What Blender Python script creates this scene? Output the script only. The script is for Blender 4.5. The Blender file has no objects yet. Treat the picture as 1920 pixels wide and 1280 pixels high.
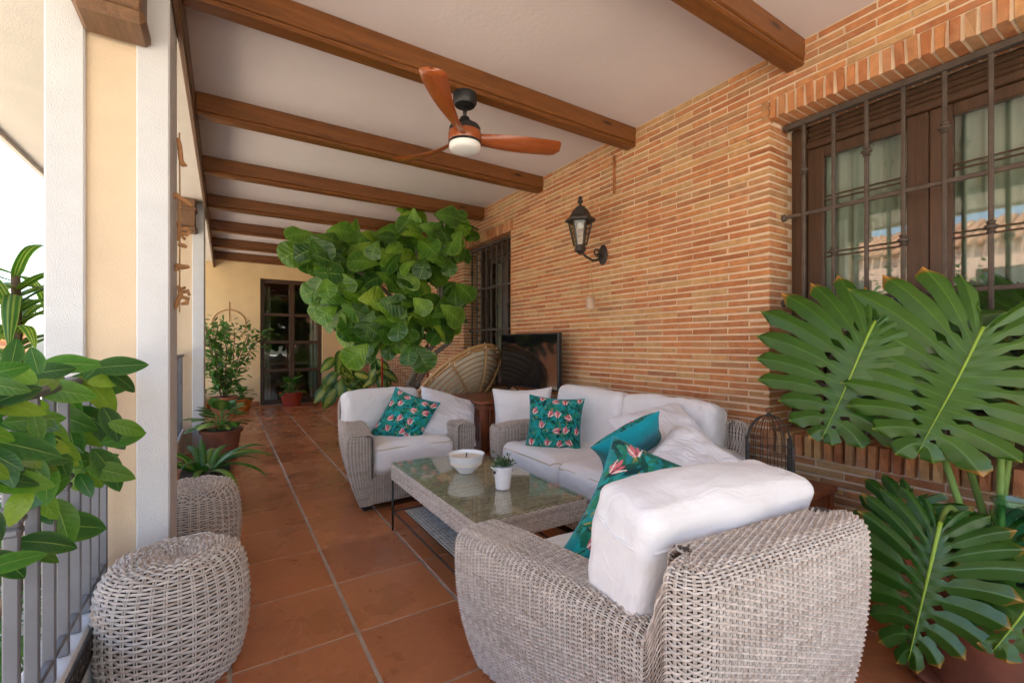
import bpy, math, random
import numpy as np
from mathutils import Vector, Matrix, Euler, noise

# ------------------------------------------------------------------ camera, sky, sun, exposure
scene = bpy.context.scene
H = 1.17                                   # eye height
TH = math.atan(538 / 845.)                 # yaw to the right of the porch's long axis (+Y)
F = 845.                                   # focal length in photo pixels (1920 wide)
HOR = 646.                                 # horizon row in the photo
cd = bpy.data.cameras.new('camera'); cam = bpy.data.objects.new('camera', cd)
scene.collection.objects.link(cam); scene.camera = cam
cam.location = (0, 0, H); cam.rotation_euler = (math.pi / 2, 0, -TH)
cd.sensor_width = 36; cd.lens = F / 1920 * 36; cd.shift_y = (HOR - 640) / 1920
cd.clip_start = 0.02; cd.clip_end = 2000

SUN_EL, SUN_AZ = math.radians(66), math.radians(-20)   # azimuth of the sun seen from the porch, from +X
world = bpy.data.worlds.new('World'); scene.world = world; world.use_nodes = True
nt = world.node_tree; nt.nodes.clear()
sky = nt.nodes.new('ShaderNodeTexSky'); sky.sky_type = 'NISHITA'; sky.sun_disc = False
sky.sun_elevation = SUN_EL; sky.sun_rotation = math.pi / 2 - SUN_AZ
sky.air_density = 1.0; sky.dust_density = 2.5; sky.ozone_density = 1.0
bg = nt.nodes.new('ShaderNodeBackground'); bg.inputs['Strength'].default_value = 0.15
wo = nt.nodes.new('ShaderNodeOutputWorld')
nt.links.new(sky.outputs[0], bg.inputs[0]); nt.links.new(bg.outputs[0], wo.inputs[0])
sd = bpy.data.lights.new('sun', 'SUN'); sd.energy = 5.0; sd.angle = math.radians(0.53); sd.color = (1, .95, .87)
sun = bpy.data.objects.new('sun', sd); scene.collection.objects.link(sun)
sdir = Vector((math.cos(SUN_EL) * math.cos(SUN_AZ), math.cos(SUN_EL) * math.sin(SUN_AZ), math.sin(SUN_EL)))
sun.rotation_euler = sdir.to_track_quat('Z', 'Y').to_euler(); sun.location = (8, -3, 12)
scene.view_settings.view_transform = 'Standard'; scene.view_settings.look = 'None'
scene.view_settings.gamma = 1; scene.view_settings.use_curve_mapping = False
scene.view_settings.exposure = 2.3
scene.render.engine = 'CYCLES'
scene.cycles.use_denoising = True
scene.cycles.max_bounces = 10; scene.cycles.diffuse_bounces = 6; scene.cycles.glossy_bounces = 4
scene.cycles.transparent_max_bounces = 12; scene.cycles.sample_clamp_indirect = 6

# ------------------------------------------------------------------ helpers
RNG = random.Random(7); NR = np.random.default_rng(7)
C = scene.collection
S_, C_ = math.sin(TH), math.cos(TH)
def ray(px, py):
    dx = (px - 960) / F
    return Vector((S_ + dx * C_, C_ - dx * S_, -(py - HOR) / F))
EYE = Vector((0, 0, H))
def atX(px, py, x): r = ray(px, py); return EYE + r * (x / r.x)
def atY(px, py, y): r = ray(px, py); return EYE + r * (y / r.y)
def atZ(px, py, z): r = ray(px, py); return EYE + r * ((z - H) / r.z)
def atD(px, py, d): return EYE + ray(px, py) * d
def proj(p):
    d = p[0] * S_ + p[1] * C_
    return 960 + F * (p[0] * C_ - p[1] * S_) / max(d, .01), HOR - F * (p[2] - H) / max(d, .01), d

def link(o, parent=None):
    C.objects.link(o)
    if parent: o.parent = parent
    return o
def tag(o, label=None, cat=None, group=None, kind=None):
    if label: o['label'] = label
    if cat: o['category'] = cat
    if group: o['group'] = group
    if kind: o['kind'] = kind
    return o
def thing(name, label, cat, loc=(0, 0, 0), rz=0, group=None):
    o = bpy.data.objects.new(name, None); o.empty_display_size = .1
    o.location = loc; o.rotation_euler = (0, 0, rz)
    return tag(link(o), label, cat, group)
def nmesh(name, V, Q, mat=None, smooth=True, attrs=None):
    """V (n,3), Q (m,k) -> mesh, fast"""
    V = np.asarray(V, dtype=np.float32).reshape(-1, 3); Q = np.asarray(Q, dtype=np.int32)
    m, k = Q.shape
    me = bpy.data.meshes.new(name)
    me.vertices.add(len(V)); me.vertices.foreach_set('co', V.ravel())
    me.loops.add(m * k); me.loops.foreach_set('vertex_index', Q.ravel())
    me.polygons.add(m); me.polygons.foreach_set('loop_start', np.arange(0, m * k, k, dtype=np.int32))
    me.update(calc_edges=True)
    me.polygons.foreach_set('use_smooth', np.full(m, bool(smooth)))
    for an, (typ, arr) in (attrs or {}).items():
        a = me.attributes.new(an, typ, 'POINT')
        a.data.foreach_set({'FLOAT_COLOR': 'color', 'FLOAT_VECTOR': 'vector'}.get(typ, 'value'), np.asarray(arr, dtype=np.float32).ravel())
    if mat: me.materials.append(mat)
    me.update()
    return me
def ob(name, me, parent=None, loc=None, rot=None, scale=None):
    o = bpy.data.objects.new(name, me)
    if loc is not None: o.location = loc
    if rot is not None: o.rotation_euler = rot
    if scale is not None: o.scale = scale
    return link(o, parent)
class MB:
    """collects shapes; build() links them as one mesh object"""
    def __init__(s): s.v = []; s.f = []; s.c = []
    def add(s, vs, fs, col=None):
        n = len(s.v); s.v += [tuple(v) for v in vs]; s.f += [tuple(i + n for i in f) for f in fs]
        s.c += [col or (1, 1, 1, 1)] * len(vs); return s
    def box(s, lo, hi, bev=0, M=None, col=None):
        x0, y0, z0 = lo; x1, y1, z1 = hi
        if bev <= 0:
            vs = [(x, y, z) for x in (x0, x1) for y in (y0, y1) for z in (z0, z1)]
            fs = [(0, 1, 3, 2), (4, 6, 7, 5), (0, 4, 5, 1), (2, 3, 7, 6), (0, 2, 6, 4), (1, 5, 7, 3)]
        else:
            b = min(bev, (x1 - x0) * .45, (y1 - y0) * .45, (z1 - z0) * .45); vs = []; idx = {}
            xs, ys, zs = (x0, x1), (y0, y1), (z0, z1)
            for i in (0, 1):
                for j in (0, 1):
                    for k in (0, 1):
                        sx, sy, sz = (1, -1)[i], (1, -1)[j], (1, -1)[k]
                        idx[i, j, k] = len(vs)
                        vs += [(xs[i], ys[j] + sy * b, zs[k] + sz * b), (xs[i] + sx * b, ys[j], zs[k] + sz * b), (xs[i] + sx * b, ys[j] + sy * b, zs[k])]
            fs = []
            I = lambda i, j, k, a: idx[i, j, k] + a
            fs += [(I(0,0,0,0), I(0,0,1,0), I(0,1,1,0), I(0,1,0,0)), (I(1,0,0,0), I(1,1,0,0), I(1,1,1,0), I(1,0,1,0))]
            fs += [(I(0,0,0,1), I(1,0,0,1), I(1,0,1,1), I(0,0,1,1)), (I(0,1,0,1), I(0,1,1,1), I(1,1,1,1), I(1,1,0,1))]
            fs += [(I(0,0,0,2), I(0,1,0,2), I(1,1,0,2), I(1,0,0,2)), (I(0,0,1,2), I(1,0,1,2), I(1,1,1,2), I(0,1,1,2))]
            for j in (0, 1):
                for k in (0, 1): fs.append((I(0,j,k,1), I(1,j,k,1), I(1,j,k,2), I(0,j,k,2)))
            for i in (0, 1):
                for k in (0, 1): fs.append((I(i,0,k,0), I(i,1,k,0), I(i,1,k,2), I(i,0,k,2)))
            for i in (0, 1):
                for j in (0, 1): fs.append((I(i,j,0,0), I(i,j,1,0), I(i,j,1,1), I(i,j,0,1)))
            for i in (0, 1):
                for j in (0, 1):
                    for k in (0, 1): fs.append((I(i,j,k,0), I(i,j,k,1), I(i,j,k,2)))
        if M is not None: vs = [M @ Vector(v) for v in vs]
        return s.add(vs, fs, col)
    def tube(s, pts, r, n=8, cap=True, closed=False, flat=1.0, col=None):
        pts = [Vector(p) for p in pts]; m = len(pts)
        rs = r if hasattr(r, '__len__') else [r] * m
        up = Vector((0, 0, 1)); vs = []; prev = None
        for i, p in enumerate(pts):
            a = pts[(i - 1) % m] if (closed or i) else p
            b = pts[(i + 1) % m] if (closed or i < m - 1) else p
            t = (b - a)
            t = t.normalized() if t.length > 1e-9 else Vector((0, 0, 1))
            if prev is None:
                u = t.cross(up) if abs(t.z) < .95 else t.cross(Vector((1, 0, 0)))
            else:
                u = prev - t * prev.dot(t)
            u = u.normalized() if u.length > 1e-9 else t.orthogonal().normalized()
            prev = u; w = t.cross(u)
            for k in range(n):
                an = 2 * math.pi * k / n
                vs.append(p + u * (rs[i] * math.cos(an)) + w * (rs[i] * flat * math.sin(an)))
        fs = []
        for i in range(m if closed else m - 1):
            i2 = (i + 1) % m
            for k in range(n):
                k2 = (k + 1) % n
                fs.append((i * n + k, i * n + k2, i2 * n + k2, i2 * n + k))
        if cap and not closed:
            fs.append(tuple(range(n - 1, -1, -1))); fs.append(tuple((m - 1) * n + k for k in range(n)))
        return s.add(vs, fs, col)
    def lathe(s, prof, n=24, c=(0, 0, 0), col=None, sx=1, sy=1, M=None):
        vs = []; fs = []; m = len(prof)
        for (r, z) in prof:
            for k in range(n):
                a = 2 * math.pi * k / n
                v = Vector((c[0] + r * math.cos(a) * sx, c[1] + r * math.sin(a) * sy, c[2] + z))
                vs.append(M @ v if M is not None else v)
        for i in range(m - 1):
            for k in range(n):
                k2 = (k + 1) % n
                fs.append((i * n + k, i * n + k2, (i + 1) * n + k2, (i + 1) * n + k))
        fs.append(tuple(range(n - 1, -1, -1))); fs.append(tuple((m - 1) * n + k for k in range(n)))
        return s.add(vs, fs, col)
    def ball(s, c, r, n=10, sz=1, col=None):
        prof = [(max(1e-4, r * math.sin(math.pi * i / n)), -r * sz * math.cos(math.pi * i / n)) for i in range(n + 1)]
        return s.lathe(prof, n + 2, c, col)
    def mesh(s, name, mat=None, smooth=False, color=False):
        me = bpy.data.meshes.new(name); me.from_pydata([tuple(v) for v in s.v], [], s.f); me.update()
        if mat: me.materials.append(mat)
        if smooth is True: me.polygons.foreach_set('use_smooth', [True] * len(me.polygons))
        elif smooth:
            me.polygons.foreach_set('use_smooth', [True] * len(me.polygons)); me.set_sharp_from_angle(angle=math.radians(smooth))
        if color:
            a = me.attributes.new('Col', 'FLOAT_COLOR', 'POINT'); a.data.foreach_set('color', [x for c in s.c for x in c])
        return me
    def build(s, name, mat=None, parent=None, smooth=False, color=False, **k):
        return ob(name, s.mesh(name, mat, smooth, color), parent, **k)
def part(name, mat, parent, lo, hi, bev=.004, smooth=False, label=None):
    o = MB().box(lo, hi, bev).build(name, mat, parent, smooth)
    if label: o['label'] = label
    return o
def struct(name, mb, mat, smooth=False):
    return tag(mb.build(name, mat, None, smooth), kind='structure')
def copy_tree(o, parent=None):
    c = o.copy(); C.objects.link(c); c.parent = parent
    for ch in list(o.children): copy_tree(ch, c)
    return c

# ------------------------------------------------------------------ materials (procedural)
class NT:
    def __init__(s, name):
        s.m = bpy.data.materials.new(name); s.m.use_nodes = True; s.t = s.m.node_tree; s.t.nodes.clear()
        s.out = s.n('ShaderNodeOutputMaterial'); s.b = s.n('ShaderNodeBsdfPrincipled'); s.l(s.b.outputs[0], s.out.inputs[0])
    def n(s, typ, **k):
        x = s.t.nodes.new(typ)
        for a, v in k.items(): setattr(x, a, v)
        return x
    def l(s, a, b): s.t.links.new(a, b)
    def coord(s, which='Object', scale=(1, 1, 1), rot=(0, 0, 0)):
        tc = s.n('ShaderNodeTexCoord'); mp = s.n('ShaderNodeMapping')
        mp.inputs['Scale'].default_value = scale; mp.inputs['Rotation'].default_value = rot
        if which == 'World':
            g = s.n('ShaderNodeNewGeometry'); s.l(g.outputs['Position'], mp.inputs[0])
        else: s.l(tc.outputs[which], mp.inputs[0])
        return mp.outputs[0]
    def noise(s, co, scale, detail=4, rough=.55, dist=0):
        x = s.n('ShaderNodeTexNoise'); x.inputs['Scale'].default_value = scale; x.inputs['Detail'].default_value = detail
        x.inputs['Roughness'].default_value = rough; x.inputs['Distortion'].default_value = dist
        s.l(co, x.inputs['Vector']); return x.outputs['Fac']
    def ramp(s, fac, stops):
        r = s.n('ShaderNodeValToRGB'); e = r.color_ramp.elements
        while len(e) > 1: e.remove(e[-1])
        e[0].position = stops[0][0]; e[0].color = (*stops[0][1], 1)
        for p, c in stops[1:]:
            x = e.new(p); x.color = (*c, 1)
        s.l(fac, r.inputs[0]); return r.outputs[0]
    def mix(s, fac, a, b, mode='MIX'):
        x = s.n('ShaderNodeMix', data_type='RGBA', blend_type=mode)
        for v, i in ((fac, 0), (a, 6), (b, 7)):
            if hasattr(v, 'is_output') or hasattr(v, 'links'): s.l(v, x.inputs[i])
            elif i == 0: x.inputs[0].default_value = v
            else: x.inputs[i].default_value = (*v[:3], 1)
        return x.outputs[2]
    def bump(s, h, strength=.3, dist=.01, normal=None):
        x = s.n('ShaderNodeBump'); x.inputs['Strength'].default_value = strength; x.inputs['Distance'].default_value = dist
        s.l(h, x.inputs['Height'])
        if normal is not None: s.l(normal, x.inputs['Normal'])
        return x.outputs[0]
    def attr(s, name, out='Color'):
        x = s.n('ShaderNodeAttribute'); x.attribute_name = name; return x.outputs[out]
    def set(s, **k):
        for a, v in k.items():
            i = s.b.inputs[a.replace('_', ' ')]
            if hasattr(v, 'links'): s.l(v, i)
            elif isinstance(v, (tuple, list)) and len(v) == 3: i.default_value = (*v, 1)
            else: i.default_value = v
        return s.m
def simple(name, col, rough=.6, var=.12, vs=6, bump=.0, bs=60, bd=.004, metal=0, which='Object', stretch=(1, 1, 1), spec=.5):
    t = NT(name); co = t.coord(which, stretch)
    lo = tuple(max(0, c * (1 - var)) for c in col); hi = tuple(min(1, c * (1 + var)) for c in col)
    c = t.ramp(t.noise(co, vs, 5), [(.3, lo), (.7, hi)])
    t.set(Base_Color=c, Roughness=rough, Metallic=metal)
    t.b.inputs['Specular IOR Level'].default_value = spec
    if bump: t.set(Normal=t.bump(t.noise(co, bs, 4), bump, bd))
    return t.m
def wood(name, dark, light, axis='X', rough=.5, scale=1.0, knots=True, coat=0):
    t = NT(name); st = {'X': (.6, 9, 9), 'Y': (9, .6, 9), 'Z': (9, 9, .6)}[axis]; st = tuple(x * scale for x in st)
    co = t.coord('Object', st); g = t.noise(co, 2.2, 6, .6, 1.6)
    fine = t.noise(t.coord('Object', tuple(x * 6 for x in st)), 3, 3, .6)
    c = t.ramp(g, [(.28, dark), (.5, tuple((a + b) / 2 for a, b in zip(dark, light))), (.72, light)])
    c = t.mix(.35, c, t.ramp(fine, [(.35, dark), (.65, light)]), 'MIX')
    if knots:
        v = t.n('ShaderNodeTexVoronoi'); v.inputs['Scale'].default_value = 1.0
        kst = {'X': (2.0, 7, 7), 'Y': (7, 2.0, 7), 'Z': (7, 7, 2.0)}[axis]
        t.l(t.coord('Object', kst), v.inputs['Vector'])
        k = t.ramp(v.outputs['Distance'], [(.05, (1, 1, 1)), (.13, (0, 0, 0))])
        c = t.mix(k, c, tuple(x * .3 for x in dark))
    t.set(Base_Color=c, Roughness=rough, Normal=t.bump(g, .25, .004), Coat_Weight=coat)
    return t.m
def glass(name, tint=(1, 1, 1), ior=1.5, rough=0.0):
    t = NT(name); t.t.nodes.remove(t.b)
    tr = t.n('ShaderNodeBsdfTransparent'); tr.inputs[0].default_value = (*tint, 1)
    gl = t.n('ShaderNodeBsdfGlossy'); gl.inputs['Roughness'].default_value = rough; gl.inputs[0].default_value = (1, 1, 1, 1)
    # thin pane: Schlick reflectance, the same from both sides
    lw = t.n('ShaderNodeLayerWeight'); lw.inputs[0].default_value = .5
    pw = t.n('ShaderNodeMath', operation='POWER'); t.l(lw.outputs['Facing'], pw.inputs[0]); pw.inputs[1].default_value = 5
    f0 = ((ior - 1) / (ior + 1)) ** 2
    ma = t.n('ShaderNodeMath', operation='MULTIPLY_ADD'); t.l(pw.outputs[0], ma.inputs[0]); ma.inputs[1].default_value = 1 - f0; ma.inputs[2].default_value = f0
    mx = t.n('ShaderNodeMixShader'); t.l(ma.outputs[0], mx.inputs[0]); t.l(tr.outputs[0], mx.inputs[1]); t.l(gl.outputs[0], mx.inputs[2])
    t.l(mx.outputs[0], t.out.inputs[0]); return t.m
def leafmat(name, rough=.38, trans=.28, tint=(1, 1, 1), spec=.5, veins=0, vstr=.5, mode='pinnate', vb=.55):
    t = NT(name); c = t.attr('Col'); oi = t.n('ShaderNodeObjectInfo')
    hs = t.n('ShaderNodeHueSaturation'); mr = t.n('ShaderNodeMapRange')
    t.l(oi.outputs['Random'], mr.inputs[0]); mr.inputs[3].default_value = .62; mr.inputs[4].default_value = 1.35
    mh = t.n('ShaderNodeMapRange'); t.l(oi.outputs['Random'], mh.inputs[0]); mh.inputs[3].default_value = .515; mh.inputs[4].default_value = .485
    t.l(mr.outputs[0], hs.inputs['Value']); t.l(mh.outputs[0], hs.inputs['Hue']); t.l(c, hs.inputs['Color'])
    col = t.mix(1.0, hs.outputs[0], tint, 'MULTIPLY')
    bmp = t.bump(t.noise(t.coord('Object'), 60, 3), .12, .004)
    blot = t.noise(t.coord('Object'), 9, 4, .6); col = t.mix(.5, col, t.ramp(blot, [(.3, (.72, .72, .7)), (.7, (1.22, 1.2, 1.1))]), 'MULTIPLY')
    if veins:
        sx = t.n('ShaderNodeSeparateXYZ'); t.l(t.attr('st', 'Vector'), sx.inputs[0])
        def mth(op, a, b=None):
            x = t.n('ShaderNodeMath', operation=op)
            for i, v in enumerate((a, b)):
                if v is None: continue
                if hasattr(v, 'links'): t.l(v, x.inputs[i])
                else: x.inputs[i].default_value = v
            return x.outputs[0]
        at = mth('ABSOLUTE', sx.outputs[1])
        if mode == 'pinnate':
            ph = mth('FRACT', mth('SUBTRACT', mth('MULTIPLY', sx.outputs[0], veins), mth('MULTIPLY', mth('POWER', at, .8), veins * .20)))
            dist = mth('ABSOLUTE', mth('SUBTRACT', ph, .5)); lat = t.ramp(dist, [(.0, (1, 1, 1)), (.085, (0, 0, 0))]); hgt = mth('POWER', mth('MULTIPLY', dist, 2), .5)
        else:
            dist = mth('ABSOLUTE', sx.outputs[0]); lat = t.ramp(dist, [(.0, (1, 1, 1)), (.075, (0, 0, 0))]); hgt = dist
        lat = mth('MULTIPLY', lat, vstr)
        mid = t.ramp(at, [(.0, (1, 1, 1)), (.05, (0, 0, 0))]) if mode == 'pinnate' else 0.0
        vc = t.mix(1.0, col, (2.3, 1.9, 2.2), 'MULTIPLY')
        col = t.mix(lat, col, vc)
        if mode == 'pinnate': col = t.mix(mid, col, (.24, .34, .085))
        bmp = t.bump(hgt, vb, .006, bmp)
    t.set(Base_Color=col, Roughness=rough, Normal=bmp)
    t.b.inputs['Specular IOR Level'].default_value = spec
    tl = t.n('ShaderNodeBsdfTranslucent'); t.l(t.mix(1.0, col, (1.0, 1.25, .5), 'MULTIPLY'), tl.inputs[0])
    mx = t.n('ShaderNodeMixShader'); mx.inputs[0].default_value = trans
    t.l(t.b.outputs[0], mx.inputs[1]); t.l(tl.outputs[0], mx.inputs[2]); t.l(mx.outputs[0], t.out.inputs[0])
    return t.m
def brickmat(name, attr):
    t = NT(name)
    if attr: r = t.attr('rnd', 'Fac')
    else: r = t.n('ShaderNodeObjectInfo').outputs['Random']
    wco = t.coord('World')
    c = t.ramp(r, [(0, (.36, .13, .05)), (.2, (.47, .185, .07)), (.42, (.53, .235, .09)), (.56, (.43, .17, .075)), (.70, (.53, .30, .125)), (.86, (.49, .30, .135)), (1, (.34, .15, .07))])
    n1 = t.noise(wco, 22, 5, .65); n2 = t.noise(wco, 5, 3)
    c = t.mix(.55, c, t.ramp(n1, [(.3, (.55, .5, .45)), (.7, (1.25, 1.25, 1.2))]), 'MULTIPLY')
    c = t.mix(t.ramp(n2, [(.5, (0, 0, 0)), (.75, (.35, .35, .35))]), c, (.52, .36, .2))
    st = t.noise(t.coord('World', (1, 1, 6)), 30, 4, .7)
    t.set(Base_Color=c, Roughness=.85, Normal=t.bump(st, .55, .006, t.bump(n1, .5, .006)))
    return t.m
def wickermat(name, a, b, c):
    t = NT(name); r = t.attr('rnd', 'Fac')
    col = t.ramp(r, [(0, c), (.25, b), (.6, a), (1, tuple(min(1, x * 1.18) for x in a))])
    n = t.noise(t.coord('Object'), 40, 4); col = t.mix(.5, col, t.ramp(n, [(.3, (.62, .6, .57)), (.7, (1.15, 1.15, 1.15))]), 'MULTIPLY')
    t.set(Base_Color=col, Roughness=.62, Normal=t.bump(t.noise(t.coord('Object'), 260, 2), .25, .002))
    return t.m
def fabricmat(name, col, wr=.5, attr=False, scale=6):
    t = NT(name); co = t.coord('Object')
    n = t.noise(t.coord('Object', (1, 2.2, 1.6)), scale, 3, .5, 1.4); f = t.noise(co, 420, 2)
    base = t.attr('Col') if attr else t.ramp(t.noise(co, 3, 3), [(.3, tuple(x * .93 for x in col)), (.7, col)])
    nb = t.bump(n, wr, .03); t.set(Base_Color=base, Roughness=.9, Normal=t.bump(f, .15, .002, nb), Sheen_Weight=.15)
    t.b.inputs['Specular IOR Level'].default_value = .2
    return t.m

MAT = {}
MAT['stucco_white'] = simple('stucco_white', (.60, .597, .588), .9, .04, 8, .6, 220, .004)
MAT['stucco_cream'] = simple('stucco_cream', (.66, .51, .345), .9, .05, 5, .55, 220, .004)
MAT['wall_cream'] = simple('wall_cream', (.74, .54, .29), .9, .06, 3, .4, 160, .004)
MAT['ceiling'] = simple('ceiling_plaster', (.66, .575, .55), .95, .04, 2, .22, 40, .006)
MAT['soffit'] = simple('soffit_plaster', (.68, .61, .53), .95, .04, 4, .4, 120, .004)
MAT['beam'] = wood('beam_wood', (.075, .024, .006), (.235, .082, .016), 'X', .38, 1.0)
MAT['beam_y'] = wood('edge_beam_wood', (.09, .045, .02), (.22, .11, .05), 'Y', .55, 1.0)
MAT['fan_wood'] = wood('fan_wood', (.20, .042, .009), (.35, .088, .016), 'X', .35, 1.2, False, .3)
MAT['red_wood'] = wood('red_wood', (.13, .032, .012), (.27, .075, .025), 'Z', .4, 1.2, False, .2)
MAT['frame_wood'] = wood('frame_wood', (.045, .023, .012), (.10, .052, .026), 'Z', .4, 1.0, False)
MAT['iron'] = simple('dark_iron', (.045, .037, .032), .55, .25, 20, .3, 90, .002, .4)
MAT['grille'] = simple('grille_iron', (.085, .066, .052), .6, .25, 20, .3, 90, .002, .3)
MAT['black'] = simple('black_metal', (.012, .012, .013), .45, .1, 10)
MAT['rail'] = simple('rail_grey', (.165, .165, .175), .5, .12, 12, .2, 80, .002, .3)
MAT['terracotta'] = simple('terracotta', (.43, .15, .06), .8, .22, 7, .3, 60, .003)
MAT['terracotta_dark'] = simple('terracotta_dark', (.24, .085, .045), .85, .3, 6, .3, 60, .003)
MAT['orange_pot'] = simple('orange_pot', (.62, .22, .03), .6, .15, 6)
MAT['red_pot'] = simple('red_pot', (.38, .05, .025), .5, .12, 6)
MAT['soil'] = simple('soil', (.06, .04, .025), 1, .4, 40, .8, 60, .02)
MAT['white_ceramic'] = simple('white_ceramic', (.78, .80, .80), .15, .02, 3)
MAT['enamel'] = simple('white_enamel', (.75, .75, .76), .35, .06, 30)
MAT['wax'] = simple('wax', (.72, .66, .55), .5, .04, 8)
MAT['cushion'] = fabricmat('white_cotton', (.77, .76, .76), .36)
MAT['cushion_soft'] = fabricmat('white_crumpled_cotton', (.74, .73, .75), .55, False, 9)
MAT['teal'] = fabricmat('teal_cotton', (.012, .30, .36), .3)
MAT['print'] = fabricmat('printed_cotton', (1, 1, 1), .3, True)
MAT['piping'] = simple('beige_piping', (.55, .47, .34), .9, .05, 10)
MAT['wicker'] = wickermat('wicker', (.58, .515, .45), (.42, .34, .275), (.19, .125, .08))
MAT['wicker_shade'] = simple('shaded_wicker', (.05, .036, .026), .9, .3, 60)  # darkened so the gaps in the weave look shaded
MAT['rattan'] = wood('rattan', (.36, .19, .07), (.58, .36, .16), 'X', .45, 2, False)
MAT['canvas'] = simple('cream_canvas', (.80, .70, .53), .9, .08, 8, .3, 40, .01)
MAT['tableglass'] = glass('table_glass', (.90, .93, .88), 1.62)
MAT['winglass'] = glass('window_glass', (.86, .90, .87), 1.75)
MAT['lampglass'] = glass('lamp_glass', (.85, .85, .83), 1.4)
MAT['bottle'] = glass('bottle_glass', (.62, .82, .74), 1.5)
MAT['screen'] = simple('tv_screen', (.006, .006, .007), .08, .0, 3)
MAT['leaf'] = leafmat('leaf_glossy', .34, .22, veins=8, vstr=.10, vb=.10)
MAT['leaf_fig'] = leafmat('leaf_fig', .36, .25, veins=7, vstr=.6)
MAT['leaf_mon'] = leafmat('leaf_monstera', .36, .12, veins=1, vstr=.8, mode='lobe')
MAT['leaf_soft'] = leafmat('leaf_soft', .5, .35)
MAT['leaf_plain'] = leafmat('leaf_plain', .4, .25)
MAT['bark'] = simple('bark', (.20, .165, .13), .9, .3, 12, .7, 40, .01)
MAT['stem'] = simple('green_stem', (.16, .26, .05), .6, .2, 12)
MAT['stem_brown'] = simple('brown_stem', (.16, .10, .06), .8, .3, 20)
MAT['rope'] = simple('jute', (.38, .23, .10), .95, .25, 60, .5, 150, .003)
MAT['carved'] = simple('carved_wood', (.42, .21, .085), .7, .3, 20, .4, 70, .004)
MAT['mortar'] = simple('mortar', (.66, .51, .35), .95, .1, 6, .7, 140, .005, which='World')
MAT['brick'] = brickmat('brick', False); MAT['brick_stuff'] = brickmat('brick_far', True)
MAT['curtain'] = simple('curtain_cloth', (.45, .49, .42), .9, .06, 4)
MAT['room'] = simple('room_wall', (.34, .30, .25), .9, .05, 3)
MAT['room_floor'] = simple('room_floor', (.10, .06, .04), .5, .1, 3)
MAT['kerb'] = simple('kerb_plaster', (.55, .54, .52), .85, .1, 8, .4, 100, .004)
MAT['fanlight'] = simple('opal_glass', (.82, .82, .80), .3, .01, 3)
MAT['rust'] = simple('rusty_conduit', (.30, .105, .03), .9, .3, 25)
MAT['lawn'] = simple('garden_ground', (.52, .47, .38), .95, .25, 2, .5, 30, .02, which='World')
MAT['pink_wall'] = simple('pink_render', (.66, .44, .34), .9, .05, 2, which='World')
MAT['rooftile'] = simple('roof_tile', (.42, .20, .11), .85, .25, 8)
MAT['redflower'] = simple('red_petal', (.65, .02, .03), .6, .1, 8)
def tilemat():
    t = NT('floor_tile'); oi = t.n('ShaderNodeObjectInfo'); w = t.coord('World')
    c = t.ramp(oi.outputs['Random'], [(0, (.36, .118, .045)), (.35, (.48, .168, .064)), (.7, (.41, .145, .06)), (1, (.54, .205, .082))])
    n = t.noise(w, 2.4, 5, .55, .2); n2 = t.noise(w, 26, 4, .7)
    c = t.mix(.75, c, t.ramp(n, [(.3, (.70, .66, .64)), (.55, (1, 1, 1)), (.75, (1.22, 1.2, 1.12))]), 'MULTIPLY')
    c = t.mix(.4, c, t.ramp(n2, [(.3, (.7, .7, .7)), (.7, (1.2, 1.2, 1.2))]), 'MULTIPLY')
    t.set(Base_Color=c, Roughness=t.ramp(n, [(.3, (.20,) * 3), (.7, (.38,) * 3)]), Normal=t.bump(n2, .10, .003, t.bump(n, .06, .006)))
    return t.m
MAT['tile'] = tilemat()
MAT['grout'] = simple('grout', (.35, .27, .205), .95, .2, 10, which='World')

# ------------------------------------------------------------------ the setting
XW = 2.6; YE = 9.9; ZC = 2.80; XCOL = -.19
# ground outside, porch slab
struct('ground', MB().box((-80, -60, -.60), (60, 90, -.42)), MAT['lawn'])
floor = struct('floor', MB().box((-.36, -2.6, -.40), (XW + .27, YE + .3, -.0025)), MAT['grout'])
px_lines = [-.36] + [.014 + .443 * i for i in range(6)] + [XW]
tile_me = {}
for i in range(len(px_lines) - 1):
    x0, x1 = px_lines[i], px_lines[i + 1]
    g = .0072
    w = (x1 - x0) / 2 - g
    key = round(w, 3)
    if key not in tile_me:
        tile_me[key] = MB().box((-w, -.2212 + .0042, -.02), (w, .2212 - .0042, .0), .0022).mesh('tile', MAT['tile'])
    for k in range(-7, 19):
        o = ob('tile', tile_me[key], floor, ((x0 + x1) / 2, 1.884 + .4425 * (k - .5) , RNG.uniform(-.0006, .0006)),
               (RNG.uniform(-.0012, .0012), RNG.uniform(-.0012, .0012), 0))
struct('ceiling', MB().box((-.187, -2.6, ZC), (XW + .27, YE + .3, ZC + .03)), MAT['ceiling'])
struct('soffit', MB().box((-1.345, -2.6, 2.69), (-.1875, YE + 3, 2.72)).box((-1.375, -2.6, 2.655), (-1.3451, YE + 3, 2.9)), MAT['soffit'])
struct('roof', MB().box((-1.40, -2.7, 2.90), (8, 15, 3.05)), MAT['rooftile'])  # unseen slab, carried on over the house to block the sun

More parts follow.
